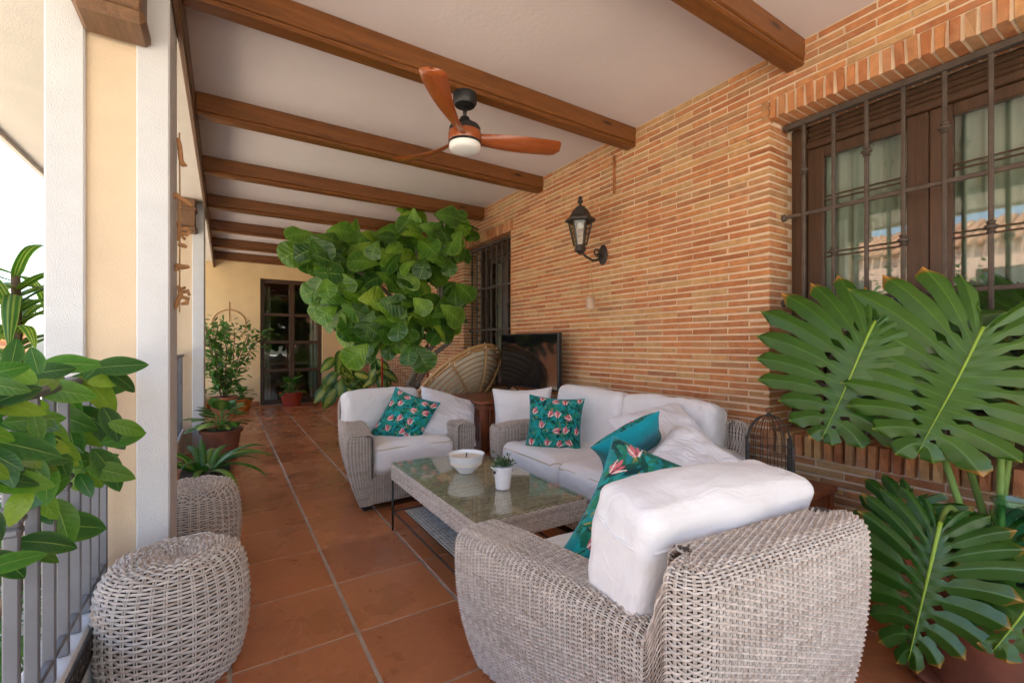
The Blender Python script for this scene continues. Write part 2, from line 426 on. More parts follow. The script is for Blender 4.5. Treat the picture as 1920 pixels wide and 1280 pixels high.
# wooden edge board and ceiling beams
eb = MB().box((-.187, -2.5, 2.587), (-.162, YE, 2.799), .004).box((-.1621, -2.5, 2.60), (-.157, YE, 2.64), .002)
tag(eb.build('edge_beam', MAT['beam_y']), 'long brown wooden edge beam over the columns carrying the ceiling beams', 'beam')
beam_me = MB().box((-.161, 0, 2.683), (2.612, .10, 2.7995), .006).box((-.1605, .004, 2.655), (2.611, .096, 2.6825), .008).mesh('beam', MAT['beam'])
bl = ['nearest ceiling beam, cut off by the top right of the picture', 'brown ceiling beam that the wooden fan hangs from', 'brown ceiling beam just behind the wooden fan',
      'brown ceiling beam that the top of the fig tree touches', 'fourth beam from the far wall, its end behind the fig tree', 'third ceiling beam from the far cream wall', 'second ceiling beam from the far cream wall', 'brown ceiling beam closest to the far cream wall']
for i, lb in enumerate(bl):
    o = ob('ceiling_beam', beam_me, None, (0, 1.185 + 1.17 * i, 0)); tag(o, lb, 'beam', 'brown wooden ceiling beams')

# columns with recessed panel
def column(y, label):
    t = thing('column', label, 'column', (0, y, 0), 0, 'porch columns')
    part('recessed_panel', MAT['stucco_cream'], t, (-.547, .022, -.02), (-.201, .308, 2.689), .0, label='cream rendered panel between the white pilasters')
    for x0, x1 in ((-.558, -.446), (-.297, XCOL)): part('pilaster', MAT['stucco_white'], t, (x0, 0, -.02), (x1, .33, 2.6895), .006)
    return t
column(2.30, 'nearest thick white column with cream recessed panel beside the railing')
column(5.90, 'far white column seen behind the hanging wooden ornaments')
def corbel(y, label):
    t = thing('corbel', label, 'corbel', (0, y, 0), 0, 'wooden corbels on the columns')
    part('block', MAT['beam_y'], t, (-.436, -.17, 2.40), (-.262, -.001, 2.689), .006)
    part('moulding', MAT['beam_y'], t, (-.45, -.184, 2.345), (-.248, -.0012, 2.399), .016)
    part('moulding', MAT['beam_y'], t, (-.45, -.184, 2.56), (-.248, -.0012, 2.60), .012)
corbel(2.30, 'brown wooden corbel at the top of the nearest white column'); corbel(5.90, 'small brown wooden corbel at the top of the far column')

# end wall with glazed door
ew = thing('end_wall', 'cream rendered wall at the far end of the porch around the glazed door', 'wall', (0, YE, 0))
DX0, DX1, DZ = .57, 1.69, 2.45
for lo, hi in (((-.60, 0, -.02), (DX0, .22, 2.799)), ((DX1, 0, -.02), (2.62, .22, 2.799)), ((DX0, 0, DZ), (DX1, .22, 2.799))):
    part('wall_panel', MAT['wall_cream'], ew, lo, hi, 0)
for x0, x1 in ((-.28, DX0 - .02), (DX1 + .02, 2.1)): part('skirting', MAT['terracotta'], ew, (x0, -.014, 0), (x1, -.0005, .085), .004)
dr = thing('glazed_door', 'dark brown double door with eight glass panes in the far wall', 'door', (0, YE + .10, 0))
def fr(lo, hi): part('frame_bar', MAT['frame_wood'], dr, lo, hi, .006)
fr((DX0, 0, 0), (DX0 + .075, .06, DZ)); fr((DX1 - .075, 0, 0), (DX1, .06, DZ)); fr((DX0 + .075, 0, DZ - .08), (DX1 - .075, .06, DZ)); fr((DX0 + .075, 0, .0), (DX1 - .075, .06, .09))
xm = (DX0 + DX1) / 2; fr((xm - .05, -.006, .09), (xm + .05, .066, DZ - .08))
rows = [.09, .66, 1.22, 1.76, DZ - .08]
for k in range(4):
    for (a, b) in ((DX0 + .075, xm - .05), (xm + .05, DX1 - .075)):
        if k: part('glazing_bar', MAT['frame_wood'], dr, (a, .004, rows[k] - .03), (b, .056, rows[k] + .03), .004)
        part('pane', MAT['winglass'], dr, (a, .026, rows[k] + (.03 if k else 0)), (b, .032, rows[k + 1] - (.03 if k < 3 else 0)), 0)
part('handle', MAT['iron'], dr, (xm + .03, -.05, 1.02), (xm + .045, -.006, 1.16), .003)
# rooms behind the glass
rm = MB()
for lo, hi in (((2.881, -2.6, -.05), (6.6, YE + 5.2, -.005)), ((6.5, -2.6, 0), (6.6, YE + 5.2, 2.85)), ((2.881, -2.7, 0), (6.6, -2.6, 2.85)), ((-.6, YE + 5.1, 0), (6.6, YE + 5.2, 2.85)), ((-.7, YE + .22, 0), (-.6, YE + 5.2, 2.85)), ((-.6, YE + .301, -.05), (2.88, YE + 5.2, -.006)), ((2.881, YE + .1, 0), (6.5, YE + .2, 2.85)), ((2.881, -2.6, 2.80), (6.6, YE + 5.2, 2.85)), ((-.7, YE + .301, 2.80), (2.88, YE + 5.2, 2.85))):
    rm.box(lo, hi)
struct('interior_room', rm, MAT['room'])
def curtain(name, label, axis, a, b, p, z0, z1, amp=.022, wl=.075):
    n = max(12, int(abs(b - a) / wl * 8)); V = []; Q = []
    for i in range(n + 1):
        s = a + (b - a) * i / n; o = amp * math.sin(s / wl * 2 * math.pi) + .006 * math.sin(s * 37)
        for z in np.linspace(z0, z1, 6):
            V.append((p + o, s, z) if axis == 'X' else (s, p + o, z))
    for i in range(n):
        for j in range(5): Q.append((i * 6 + j, i * 6 + j + 1, (i + 1) * 6 + j + 1, (i + 1) * 6 + j))
    return tag(ob(name, nmesh(name, V, Q, MAT['curtain'])), label, 'curtain')
curtain('curtain', 'pale green curtain behind the large barred window on the right', 'X', -.30, 1.30, 3.02, .72, 2.40)
curtain('curtain', 'pale curtain behind the small barred window beside the fig tree', 'X', 4.45, 5.1, 3.02, .72, 2.35)
curtain('curtain', 'narrow pale curtain inside the left edge of the far glazed door', 'Y', .64, .78, YE + .42, .02, 2.35)
curtain('curtain', 'narrow pale curtain inside the right edge of the far glazed door', 'Y', 1.50, 1.64, YE + .42, .02, 2.35)
dt = thing('dining_table', 'white dining table inside the room behind the far glazed door', 'table', (1.2, YE + 2.2, 0))
part('table_top', MAT['enamel'], dt, (-.7, -.4, .71), (.7, .4, .75), .01)
for sx in (-.6, .6):
    for sy in (-.32, .32): part('leg', MAT['enamel'], dt, (sx - .03, sy - .03, 0), (sx + .03, sy + .03, .71), .004)

# ------------------------------------------------------------------ brick wall
W1 = (-.40, 1.37, .69, 2.44); W2 = (4.116, 5.25, .69, 2.40)
wall = thing('brick_wall', 'long wall of thin orange bricks with pale mortar and two barred windows', 'wall', (0, 0, 0))
XM = XW + .007
def core(y0, y1, z0, z1): part('mortar', MAT['mortar'], wall, (XM, y0, z0), (2.88, y1, z1), 0)
core(-2.6, W1[0] + .004, 0, 2.799); core(W1[1] + .004, W2[0] - .004, 0, 2.799); core(W2[1] + .004, YE - .001, 0, 2.799)
for W in (W1, W2):
    core(W[0] + .004, W[1] + .004 if W is W1 else W[1] + .004, 0, W[2] - .004); core(W[0] + .004, W[1] + .004, W[3] + .004, 2.799)
def unit_brick(seed):
    r = random.Random(seed); j = lambda s: r.uniform(-s, s)
    bx, by, bz = .05, .018, .11
    v = []
    for x, iy, iz in ((1, 0, 0), (bx, 0, 0), (0, by, bz)):
        for sy, sz in ((-1, -1), (1, -1), (1, 1), (-1, 1)):
            v.append((x + (j(.03) if x < 1 else 0), sy * (.5 - iy) + j(.006), sz * (.5 - iz) + j(.05)))
    f = [(8, 9, 10, 11)][::-1]
    for a in (0, 4):
        for k in range(4): f.append((a + k, a + (k + 1) % 4, a + 4 + (k + 1) % 4, a + 4 + k))
    f = [tuple(q[::-1]) for q in f]
    return np.array(v), f
UB = [unit_brick(i) for i in range(6)]
UBM = []
for i, (v, f) in enumerate(UB):
    me = bpy.data.meshes.new('brick'); me.from_pydata([tuple(x) for x in v], [], f); me.update(); me.materials.append(MAT['brick'])
    UBM.append(me)
bricks = []      # (x, y, z, depth, length, height, rz)
CP = 2.8 / 68; BL = .25; G = .0095
def inside(W, z0, z1): return z1 > W[2] - .115 and z0 < W[3] + .115
nc = 68
for c in range(nc):
    z0 = c * CP + .002; z1 = z0 + CP - G * 1.2; zc = (z0 + z1) / 2
    off = (c % 2) * BL / 2 + RNG.uniform(-.012, .012)
    spans = []
    y = W1[1] if True else 0
    edges = [-2.6]
    cuts = []
    for W in (W1, W2):
        if W[2] - .112 < zc < W[3] + .112: cuts.append((W[0], W[1]))
    segs = []; s = -2.6
    for a, b in cuts: segs.append((s, a)); s = b
    segs.append((s, YE - .004))
    for a, b in segs:
        start_cut = any(abs(a - W[1]) < 1e-6 for W in (W1, W2)); end_cut = any(abs(b - W[0]) < 1e-6 for W in (W1, W2))
        ys = [a]; yy = (a + (BL if c % 2 == 0 else BL / 2)) if start_cut else (math.floor((a - off) / BL) + 1) * BL + off
        while yy < b - .04:
            if yy - ys[-1] > .03: ys.append(yy + RNG.uniform(-.006, .006))
            yy += BL
        ys.append(b)
        for q in range(len(ys) - 1):
            y0 = ys[q] + (0 if q == 0 and start_cut else G / 2); y1 = ys[q + 1] - (0 if q == len(ys) - 2 and end_cut else G / 2)
            if y1 - y0 < .02: continue
            dep = .04
            if q == 0 and start_cut and W1[2] < zc < W1[3]:
                dep = .125 if c % 2 == 0 else .262
                if dep < .2: bricks.append((2.737 , ys[0] + .0, zc, .04, .127, z1 - z0, 1))
                dep2 = dep
            bricks.append((XW + RNG.uniform(-.0025, .002), (y0 + y1) / 2, zc, dep, y1 - y0, (z1 - z0) * RNG.uniform(.94, 1.03), 0))
SP = .047
for W in (W1, W2):
    n = int(round((W[1] - W[0] + .10) / SP)); y0 = W[0] - .05
    for k in range(n):
        yc = y0 + (k + .5) * (W[1] - W[0] + .10) / n
        bricks.append((XW - .002 + RNG.uniform(-.002, .002), yc, W[3] + .056, .27 if W[0] < yc < W[1] else .04, SP - .010, .108, 2))
        if W[0] < yc < W[1]: bricks.append((XW - .022 + RNG.uniform(-.002, .002), yc, W[2] - .055, .29, SP - .010, .112, 2))
        elif yc > W[1]: bricks.append((XW - .004, yc, W[2] - .055, .04, SP - .010, .112, 2))
def barea(b):
    x, y, z, d, L, h, m = b
    if m == 1: pts = [proj((x - L / 2, y, z - h / 2)), proj((x + L / 2, y, z + h / 2))]
    else: pts = [proj((x, y - L / 2, z - h / 2)), proj((x, y + L / 2, z + h / 2))]
    cx = (pts[0][0] + pts[1][0]) / 2; cy = (pts[0][1] + pts[1][1]) / 2
    if min(p[2] for p in pts) < .2 or cx > 1960 or cx < 600 or cy < -20 or cy > 960: return 0
    if y < 3.2 and z < .72 and y > 1.35 and m != 2: return 0       # behind the sofa
    if cx > 1480 and cy > 520 and cy < 790: return 0               # behind the plant
    return abs((pts[0][0] - pts[1][0])) * h * F / pts[0][2]
bricks.sort(key=barea, reverse=True)
VB, QB, RB = [], [], []; nb = 0
for i, b in enumerate(bricks):
    x, y, z, d, L, h, m = b; u = RNG.randrange(len(UB))
    if m == 1:   # jamb brick: front faces -Y
        loc, rz, sc = (x, y, z), math.pi / 2, (d, L, h)
    else: loc, rz, sc = (x, y, z), 0, (d, L, h)
    rx = 0
    if m == 2: rx, sc = math.pi / 2, (d, h, L)      # soldier brick, standing
    if i < 300:
        ob('brick', UBM[u], wall, loc, (RNG.uniform(-.006, .006) if m == 0 else rx, 0, rz), sc)
    else:
        v, f = UB[u]; w = v * np.array(sc)
        if rx: w = np.stack([w[:, 0], -w[:, 2], w[:, 1]], 1)
        if rz: w = np.stack([-w[:, 1], w[:, 0], w[:, 2]], 1)
        VB.append(w + np.array(loc)); QB += [tuple(k + nb for k in q) for q in f]; RB += [RNG.random()] * len(v); nb += len(v)
# far pier at the end of the wall
for c in range(nc):
    for k in range(3):
        x0 = 2.10 + max(0, (k - (.5 if c % 2 else 0)) * .2); x1 = min(2.6, 2.10 + (k + 1 - (.5 if c % 2 else 0)) * .2)
        if x1 - x0 < .03: continue
        v, f = UB[c % 6]; w = v * np.array((.03, x1 - x0 - .009, CP - .009)); w = np.stack([-w[:, 1], w[:, 0], w[:, 2]], 1)
        VB.append(w + np.array(((x0 + x1) / 2, YE - .10, c * CP + .022))); QB += [tuple(k2 + nb for k2 in q) for q in f]; RB += [RNG.random()] * len(v); nb += len(v)
bs = ob('brickwork', nmesh('brickwork', np.concatenate(VB), QB, MAT['brick_stuff'], False, {'rnd': ('FLOAT', RB)}), wall); bs['kind'] = 'stuff'
part('mortar', MAT['mortar'], wall, (2.105, YE - .095, 0), (2.606, YE - .001, 2.798), 0)

# windows and their grilles
def window(W, name, label, sashes, bars):
    t = thing(name, label, 'window')
    y0, y1, z0, z1 = W; xf = 2.88; e = .003
    B_ = lambda n, lo, hi, b=.005: part(n, MAT['frame_wood'], t, lo, hi, b)
    B_('frame', (xf - .03, y0 + .004, z0 + .002), (xf + .05, y0 + .08, z1 - .002)); B_('frame', (xf - .03, y1 - .076, z0 + .002), (xf + .05, y1 + .003, z1 - .002))
    B_('frame', (xf - .03, y0 + .08, z0 + .002), (xf + .05, y1 - .076, z0 + .09)); B_('frame', (xf - .03, y0 + .08, z1 - .14), (xf + .05, y1 - .076, z1 - .10))
    for k in range(3): B_('shutter_slat', (xf - .022 + .004 * k, y0 + .08, z1 - .098 + k * .033), (xf + .03, y1 - .076, z1 - .067 + k * .033), .01)
    a, b = y0 + .08, y1 - .076; sw = (b - a) / sashes
    for k in range(sashes):
        s0, s1 = a + k * sw, a + (k + 1) * sw; st = .085
        s = thing('x', '', '') if False else None
        B_('stile', (xf - .012, s0 + .001, z0 + .091), (xf + .03, s0 + st, z1 - .141)); B_('stile', (xf - .012, s1 - st, z0 + .091), (xf + .03, s1 - .001, z1 - .141))
        B_('rail', (xf - .010, s0 + st, z0 + .091), (xf + .028, s1 - st, z0 + .17)); B_('rail', (xf - .010, s0 + st, z1 - .20), (xf + .028, s1 - st, z1 - .141))
        part('pane', MAT['winglass'], t, (xf + .008, s0 + st, z0 + .17), (xf + .014, s1 - st, z1 - .20), 0)
        for zb in bars:
            for dz in (-.012, .012): B_('glazing_bar', (xf - .002, s0 + st, zb + dz - .004), (xf + .007, s1 - st, zb + dz + .004), .002)
    return t
window(W1, 'window', 'large brown wooden window behind iron bars above the monstera', 3, (2.0, 1.68, 1.2))
window(W2, 'window', 'smaller brown window behind iron bars beside the fig tree', 2, (1.9, 1.3))
def grille(label, ys, x, z0, z1, zs, yl, yr, knobs, r=.0085):
    t = thing('window_grille', label, 'grille')
    for i, y in enumerate(ys):
        bar = MB().box((x - r, y - r, z0), (x + r, y + r, z1), .003).build('bar', MAT['grille'], t)
        for zk in (knobs[i % 2], knobs[i % 2] - 1.0):
            if z0 < zk < z1:
                MB().lathe([(.009, -.028), (.017, -.022), (.012, -.014), (.013, -.012), (.024, -.004), (.024, .004), (.013, .012), (.012, .014), (.017, .022), (.009, .028)], 12, (x, y, zk)).build('collar', MAT['grille'], t, 40)
    for z in zs:
        MB().box((x - .006, yl, z - .011), (x + .006, yr, z + .011), .003).build('cross_bar', MAT['grille'], t)
        for ye in (yl, yr): MB().lathe([(.012, -.012), (.022, -.008), (.022, .004), (.012, .012)], 8, M=Matrix.Translation((x, ye, z)) @ Matrix.Rotation(math.pi / 2, 4, 'X')).build('anchor', MAT['grille'], t)
    MB().box((x - .02, yl + .01, z1 - .002), (x + .02, yr - .01, z1 + .028), .003).build('top_bar', MAT['grille'], t)
grille('dark iron grille with collared bars in front of the large window', [1.257 - .147 * k for k in range(12)], 2.746, .70, 2.405, (1.905, 1.41, .95), -.36, 1.362, (2.15, 1.67))
grille('dark iron grille with collared bars in front of the smaller window', [4.2 + .125 * k for k in range(9)], 2.70, .70, 2.36, (1.86, 1.35, .9), 4.13, 5.24, (2.1, 1.62))
c0 = atX(1153, 283, XW); c1 = atX(1153, 364, XW)
tag(MB().tube([(XW - .008, c0.y, 2.66), (XW - .008, c0.y, (2.66 + c1.z) / 2), (XW - .008, c1.y, c1.z)], .0095, 8).build('conduit', MAT['rust'], None, True), 'thin rust coloured conduit running down the brick wall from a beam', 'conduit')

# railing on a kerb
struct('kerb', MB().box((-.47, -2.5, -.41), (-.361, 2.299, .28), .008).box((-.47, 2.631, -.41), (-.361, 5.899, .28), .008).box((-.47, 6.231, -.41), (-.361, YE - .001, .28), .008), MAT['kerb'])
def railing(ya, yb, label, n):
    t = thing('railing', label, 'railing', group='grey iron railings')
    x = -.39
    MB().box((x - .028, ya, 1.045), (x + .028, yb, 1.07), .008).build('handrail', MAT['rail'], t)
    MB().box((x - .010, ya, .33), (x + .010, yb, .345), .003).build('bottom_rail', MAT['rail'], t)
    for k in range(n):
        y = yb - .03 - (yb - ya - .06) * k / (n - 1)
        b = MB().box((x - .0135, y - .007, .281), (x + .0135, y + .007, 1.0445), .003).build('baluster', MAT['rail'], t)
        if k % 3 == 1:
            MB().box((x - .021, y - .021, .78), (x + .021, y + .021, .80), .006).box((x - .017, y - .017, .755), (x + .017, y + .017, .775), .005).box((x - .017, y - .017, .805), (x + .017, y + .017, .822), .005).build('collar', MAT['rail'], t)
railing(-.6, 2.299, 'grey iron railing the climbing plant grows over, by the nearest column', 24)
railing(2.632, 5.899, 'grey iron railing between the two columns behind the potted plants', 22)
sc = MB()
for k in range(12):
    y = 2.25 - k * .085
    for s in (1, -1):
        pts = [(-.352, y + s * (.034 * math.cos(a) * (1 - a / 9)), .235 + .030 * math.sin(a) * (1 - a / 9)) for a in np.linspace(0, 5.6, 14)]
        sc.tube(pts, .0045, 5)
sc.box((-.357, 1.2, .268), (-.349, 2.29, .275)); sc.box((-.357, 1.2, .196), (-.349, 2.29, .203))
tag(sc.build('iron_border', MAT['iron'], None, True), 'black scrolled iron border along the foot of the near railing', 'border')

# ------------------------------------------------------------------ woven wicker
def weave(P, nu, nv, closed=False, amp=.0035, spp=4, stake=.0022, seed=0, flip=1, r=.0034, fill=1.0):
    """strands along u woven over/under nu stakes along v on the surface P(U,V); returns V,Q,rnd arrays"""
    rg = np.random.default_rng(seed)
    K = nu * spp + (0 if closed else 1)
    us = np.arange(K) / (nu * spp); vs = (np.arange(nv) + .5) / nv
    def frame(U, V):
        e = 1e-3
        p = P(U, V)
        du = P(U + e, V) - P(U - e, V); dv = P(U, np.minimum(V + e, 1)) - P(U, np.maximum(V - e, 0))
        n = np.cross(du, dv); n /= (np.linalg.norm(n, axis=-1, keepdims=True) + 1e-12)
        L = np.linalg.norm(dv, axis=-1, keepdims=True); dvs = np.minimum(V + e, 1) - np.maximum(V - e, 0)
        return p, n * flip, dv / (L + 1e-12), L / dvs[..., None], du
    U, V = np.meshgrid(us, vs)
    p, n, tv, Lv, _ = frame(U, V)
    ph = np.pi * (us * nu)[None, :] + np.pi * np.arange(nv)[:, None]
    off = amp * np.cos(ph) + rg.normal(0, amp * .09, ph.shape)
    wob = rg.normal(0, .035, ph.shape)
    w = np.clip(Lv / nv, .001, .02) * fill
    prof = [(-.52, -.55), (-.30, .55), (.30, .55), (.52, -.55)]
    cols = [p + n * (off[..., None] + b * r) + tv * ((a + wob[..., None]) * w) for a, b in prof]
    X = np.stack(cols, 2)                                   # nv,K,4,3
    idx = np.arange(nv * K * 4).reshape(nv, K, 4)
    i0 = idx if not closed else np.concatenate([idx, idx[:, :1]], 1)
    q = np.stack([i0[:, :-1, :-1], i0[:, 1:, :-1], i0[:, 1:, 1:], i0[:, :-1, 1:]], -1).reshape(-1, 4)
    row = rg.random((nv, 1)); seg = rg.random((nv, K // (spp * 6) + 2)); segi = (np.arange(K) // (spp * 6))
    rnd = .18 + .36 * row + .40 * seg[:, segi]
    R = np.repeat(rnd[..., None], 4, 2).reshape(-1)
    Vs = [X.reshape(-1, 3)]; Qs = [q if flip > 0 else q[:, ::-1]]; Rs = [R]; base = nv * K * 4
    if stake:
        m = max(12, nv // 2); sv = np.linspace(.002, .998, m)
        for du_ in (-.10, .10):
            su = (np.arange(nu + (0 if closed else 1)) + du_) / nu
            su = np.clip(su, 0, 1) if not closed else su
            U2, V2 = np.meshgrid(su, sv); p2, n2, tv2, _, d2 = frame(U2, V2)
            tu = d2 / (np.linalg.norm(d2, axis=-1, keepdims=True) + 1e-12)
            X2 = np.stack([p2 - tu * stake - n2 * .001, p2 + n2 * (amp * .55), p2 + tu * stake - n2 * .001], 2)   # m,S,3,3
            id2 = np.arange(X2.shape[0] * X2.shape[1] * 3).reshape(X2.shape[0], X2.shape[1], 3) + base
            q2 = np.stack([id2[:-1, :, :-1], id2[:-1, :, 1:], id2[1:, :, 1:], id2[1:, :, :-1]], -1).reshape(-1, 4)
            Vs.append(X2.reshape(-1, 3)); Qs.append(q2 if flip > 0 else q2[:, ::-1]); base += X2.size // 3
            rs = rg.random((1, X2.shape[1])) * .5 + .35
            Rs.append(np.repeat(np.repeat(rs, X2.shape[0], 0)[..., None], 3, 2).reshape(-1))
    return np.concatenate(Vs), np.concatenate(Qs), np.concatenate(Rs)
def backing(P, a, b, off, flip=1, closed=False):
    us = np.linspace(0, 1, a); vs = np.linspace(0, 1, b); U, V = np.meshgrid(us, vs); e = 1e-3
    du = P(U + e, V) - P(U - e, V); dv = P(U, np.minimum(V + e, 1)) - P(U, np.maximum(V - e, 0)); n = np.cross(du, dv); n /= np.linalg.norm(n, axis=-1, keepdims=True) + 1e-12
    X = P(U, V) - n * flip * off; i = np.arange(a * b).reshape(b, a)
    return X.reshape(-1, 3), np.stack([i[:-1, :-1], i[:-1, 1:], i[1:, 1:], i[1:, :-1]], -1).reshape(-1, 4)
def woven(name, plist, parent, inner=True):
    """plist: list of (P, nu, nv, kwargs)"""
    Vs, Qs, Rs, n = [], [], [], 0; BV, BQ, m = [], [], 0
    for P, nu, nv, kw in plist:
        v, q, r = weave(P, nu, nv, **kw); Vs.append(v); Qs.append(q + n); Rs.append(r); n += len(v)
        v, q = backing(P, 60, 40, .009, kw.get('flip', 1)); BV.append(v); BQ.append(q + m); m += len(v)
    o = ob(name, nmesh(name, np.concatenate(Vs), np.concatenate(Qs), MAT['wicker'], True, {'rnd': ('FLOAT', np.concatenate(Rs))}), parent)
    if inner: ob('shade_backing', nmesh('shade_backing', np.concatenate(BV), np.concatenate(BQ), MAT['wicker_shade']), o)  # dark sheet behind the strands, shade put into its colour
    return o

def soft_box(w, d, h, n=30, k=5.5, puff=.12, wr=.012, seed=0, sag=0, wfreq=5.0, rnd=.62):
    """a stuffed cushion: rounded box, bulging faces, creases"""
    g = np.linspace(-1, 1, n); pts = {}; V = []; Q = []
    def vid(p):
        key = tuple(np.round(p, 5))
        if key not in pts: pts[key] = len(V); V.append(p)
        return pts[key]
    for ax in range(3):
        for s in (-1, 1):
            ids = np.zeros((n, n), int)
            for i in range(n):
                for j in range(n):
                    p = [0, 0, 0]; p[ax] = s; p[(ax + 1) % 3] = g[i]; p[(ax + 2) % 3] = g[j]
                    ids[i, j] = vid(tuple(p))
            for i in range(n - 1):
                for j in range(n - 1):
                    q = (ids[i, j], ids[i + 1, j], ids[i + 1, j + 1], ids[i, j + 1])
                    Q.append(q if s > 0 else q[::-1])
    A = np.array(V, float)
    half = np.array([w, d, h]) / 2; rr = min(half) * rnd
    q = A * half; core = np.clip(q, -(half - rr), half - rr); dl = q - core
    ln = np.linalg.norm(dl, axis=1, keepdims=True); big = np.max(np.abs(dl), axis=1, keepdims=True)
    X = core + np.where(ln > 1e-9, dl / (ln + 1e-12) * big, 0)
    bx, by, bz = (1 - np.abs(A[:, 0]) ** 2.4), (1 - np.abs(A[:, 1]) ** 2.4), (1 - np.abs(A[:, 2]) ** 2.0)
    X[:, 2] *= 1 + puff * 1.6 * bx * by
    X[:, 0] *= 1 + puff * .12 * by * bz; X[:, 1] *= 1 + puff * .22 * bx * bz
    X[:, 2] -= sag * bx * by * h
    for i in range(len(X)):
        p = Vector(X[i]); o = Vector((seed * 3.1, seed * 1.7, 0))
        a = noise.noise(p * wfreq + o) + .6 * noise.noise(Vector((p.x * 3, p.y * 12, p.z * 10)) + o) + .35 * noise.noise(p * 19 + o)
        nn = Vector(dl[i]).normalized() if ln[i] > 1e-9 else Vector((0, 0, 1))
        X[i] += np.array(nn) * a * wr
    return X, np.array(Q)
def cushion(name, mat, parent, w, d, h, loc, rot=(0, 0, 0), seed=0, pipe=None, **k):
    X, Q = soft_box(w, d, h, seed=seed, **k)
    o = ob(name, nmesh(name, X, Q, mat), parent, loc, rot)
    if pipe:
        rr = min(w, d, h) / 2 * .62
        def loop(z):
            pts = []; a, b = w / 2 - rr * .34, d / 2 - rr * .34; c = rr * .8
            for (sx, sy, a0) in ((1, 1, 0), (-1, 1, 90), (-1, -1, 180), (1, -1, 270)):
                for t in range(0, 91, 15):
                    an = math.radians(a0 + t); pts.append((sx * (a - c) + c * 1.02 * math.cos(an), sy * (b - c) + c * 1.02 * math.sin(an), z))
            return pts
        dense = []
        L = loop(0); 
        for i in range(len(L)):
            p, q = Vector(L[i]), Vector(L[(i + 1) % len(L)])
            for s in range(6): dense.append(p.lerp(q, s / 6))
        Vx = np.array(X); top = []
        for p in dense:     # drop the piping onto the seam of the cushion
            dd = (Vx[:, 0] - p.x) ** 2 + (Vx[:, 1] - p.y) ** 2 + (np.minimum(Vx[:, 2] - h * .22, 0)) ** 2 * 9 + np.abs(Vx[:, 2] - h * .30) * .02
            top.append(Vx[np.argmin(dd)] * 1.004)
        top = np.array(top); ker = np.ones(9) / 9
        top = np.stack([np.convolve(np.concatenate([top[-4:, c], top[:, c], top[:4, c]]), ker, 'valid') for c in range(3)], 1)
        MB().tube([tuple(p) for p in top], .0042, 6, closed=True).build('piping', pipe, o, True)
    return o

# printed pattern: teal ground, dark and mid green leaves, pink bird-of-paradise flowers
def print_colors(u, v, seed):
    r = random.Random(seed); col = np.empty(u.shape + (3,)); col[:] = (.008, .215, .225)
    def stroke(cx, cy, a, L, W, c, c2=None):
        ca, sa = math.cos(a), math.sin(a); x = ((u - cx) * ca + (v - cy) * sa) / L; y = (-(u - cx) * sa + (v - cy) * ca) / W
        prof = np.where((x > 0) & (x < 1), np.sin(np.pi * np.clip(x, 0, 1) ** .75), 0)
        m = np.abs(y) < prof
        col[m] = c
        if c2 is not None: col[m & (np.abs(y) > prof * .62)] = c2
    for k in range(330):
        cx, cy = r.random(), r.random(); a = r.random() * 6.3
        c = r.choice([(.004, .075, .055), (.006, .12, .075), (.010, .16, .10), (.02, .21, .12), (.008, .30, .30), (.003, .05, .05), (.02, .28, .24)])
        stroke(cx, cy, a, r.uniform(.08, .22), r.uniform(.012, .03), c)
    for k in range(26): stroke(r.random(), r.random(), r.random() * 6.3, .09, .006, (.30, .26, .06))
    pts = []
    for gx in range(4):
        for gy in range(4): pts.append(((gx + .5 + (.5 if gy % 2 else 0) + r.uniform(-.2, .2)) / 4.2, (gy + .5 + r.uniform(-.2, .2)) / 4))
    for cx, cy in pts:
        a0 = r.choice((math.pi / 2, math.pi / 2, .5, 2.6)) + r.uniform(-.5, .5)
        for da, L, W in ((-.95, .095, .012), (-.5, .13, .018), (0, .155, .022), (.45, .12, .016), (.9, .085, .010)):
            stroke(cx, cy, a0 + da * .8, L, W, (.62, .15, .17), (.70, .36, .34) if abs(da) > .6 else None)
        stroke(cx - .01, cy, a0 + .2, .14, .006, (.80, .74, .66)); stroke(cx + .01, cy, a0 - .65, .13, .008, (.78, .72, .64)); stroke(cx, cy, a0 - .25, .11, .005, (.02, .03, .03))
        stroke(cx, cy, a0 + math.pi, .09, .006, (.02, .06, .04))
    return col
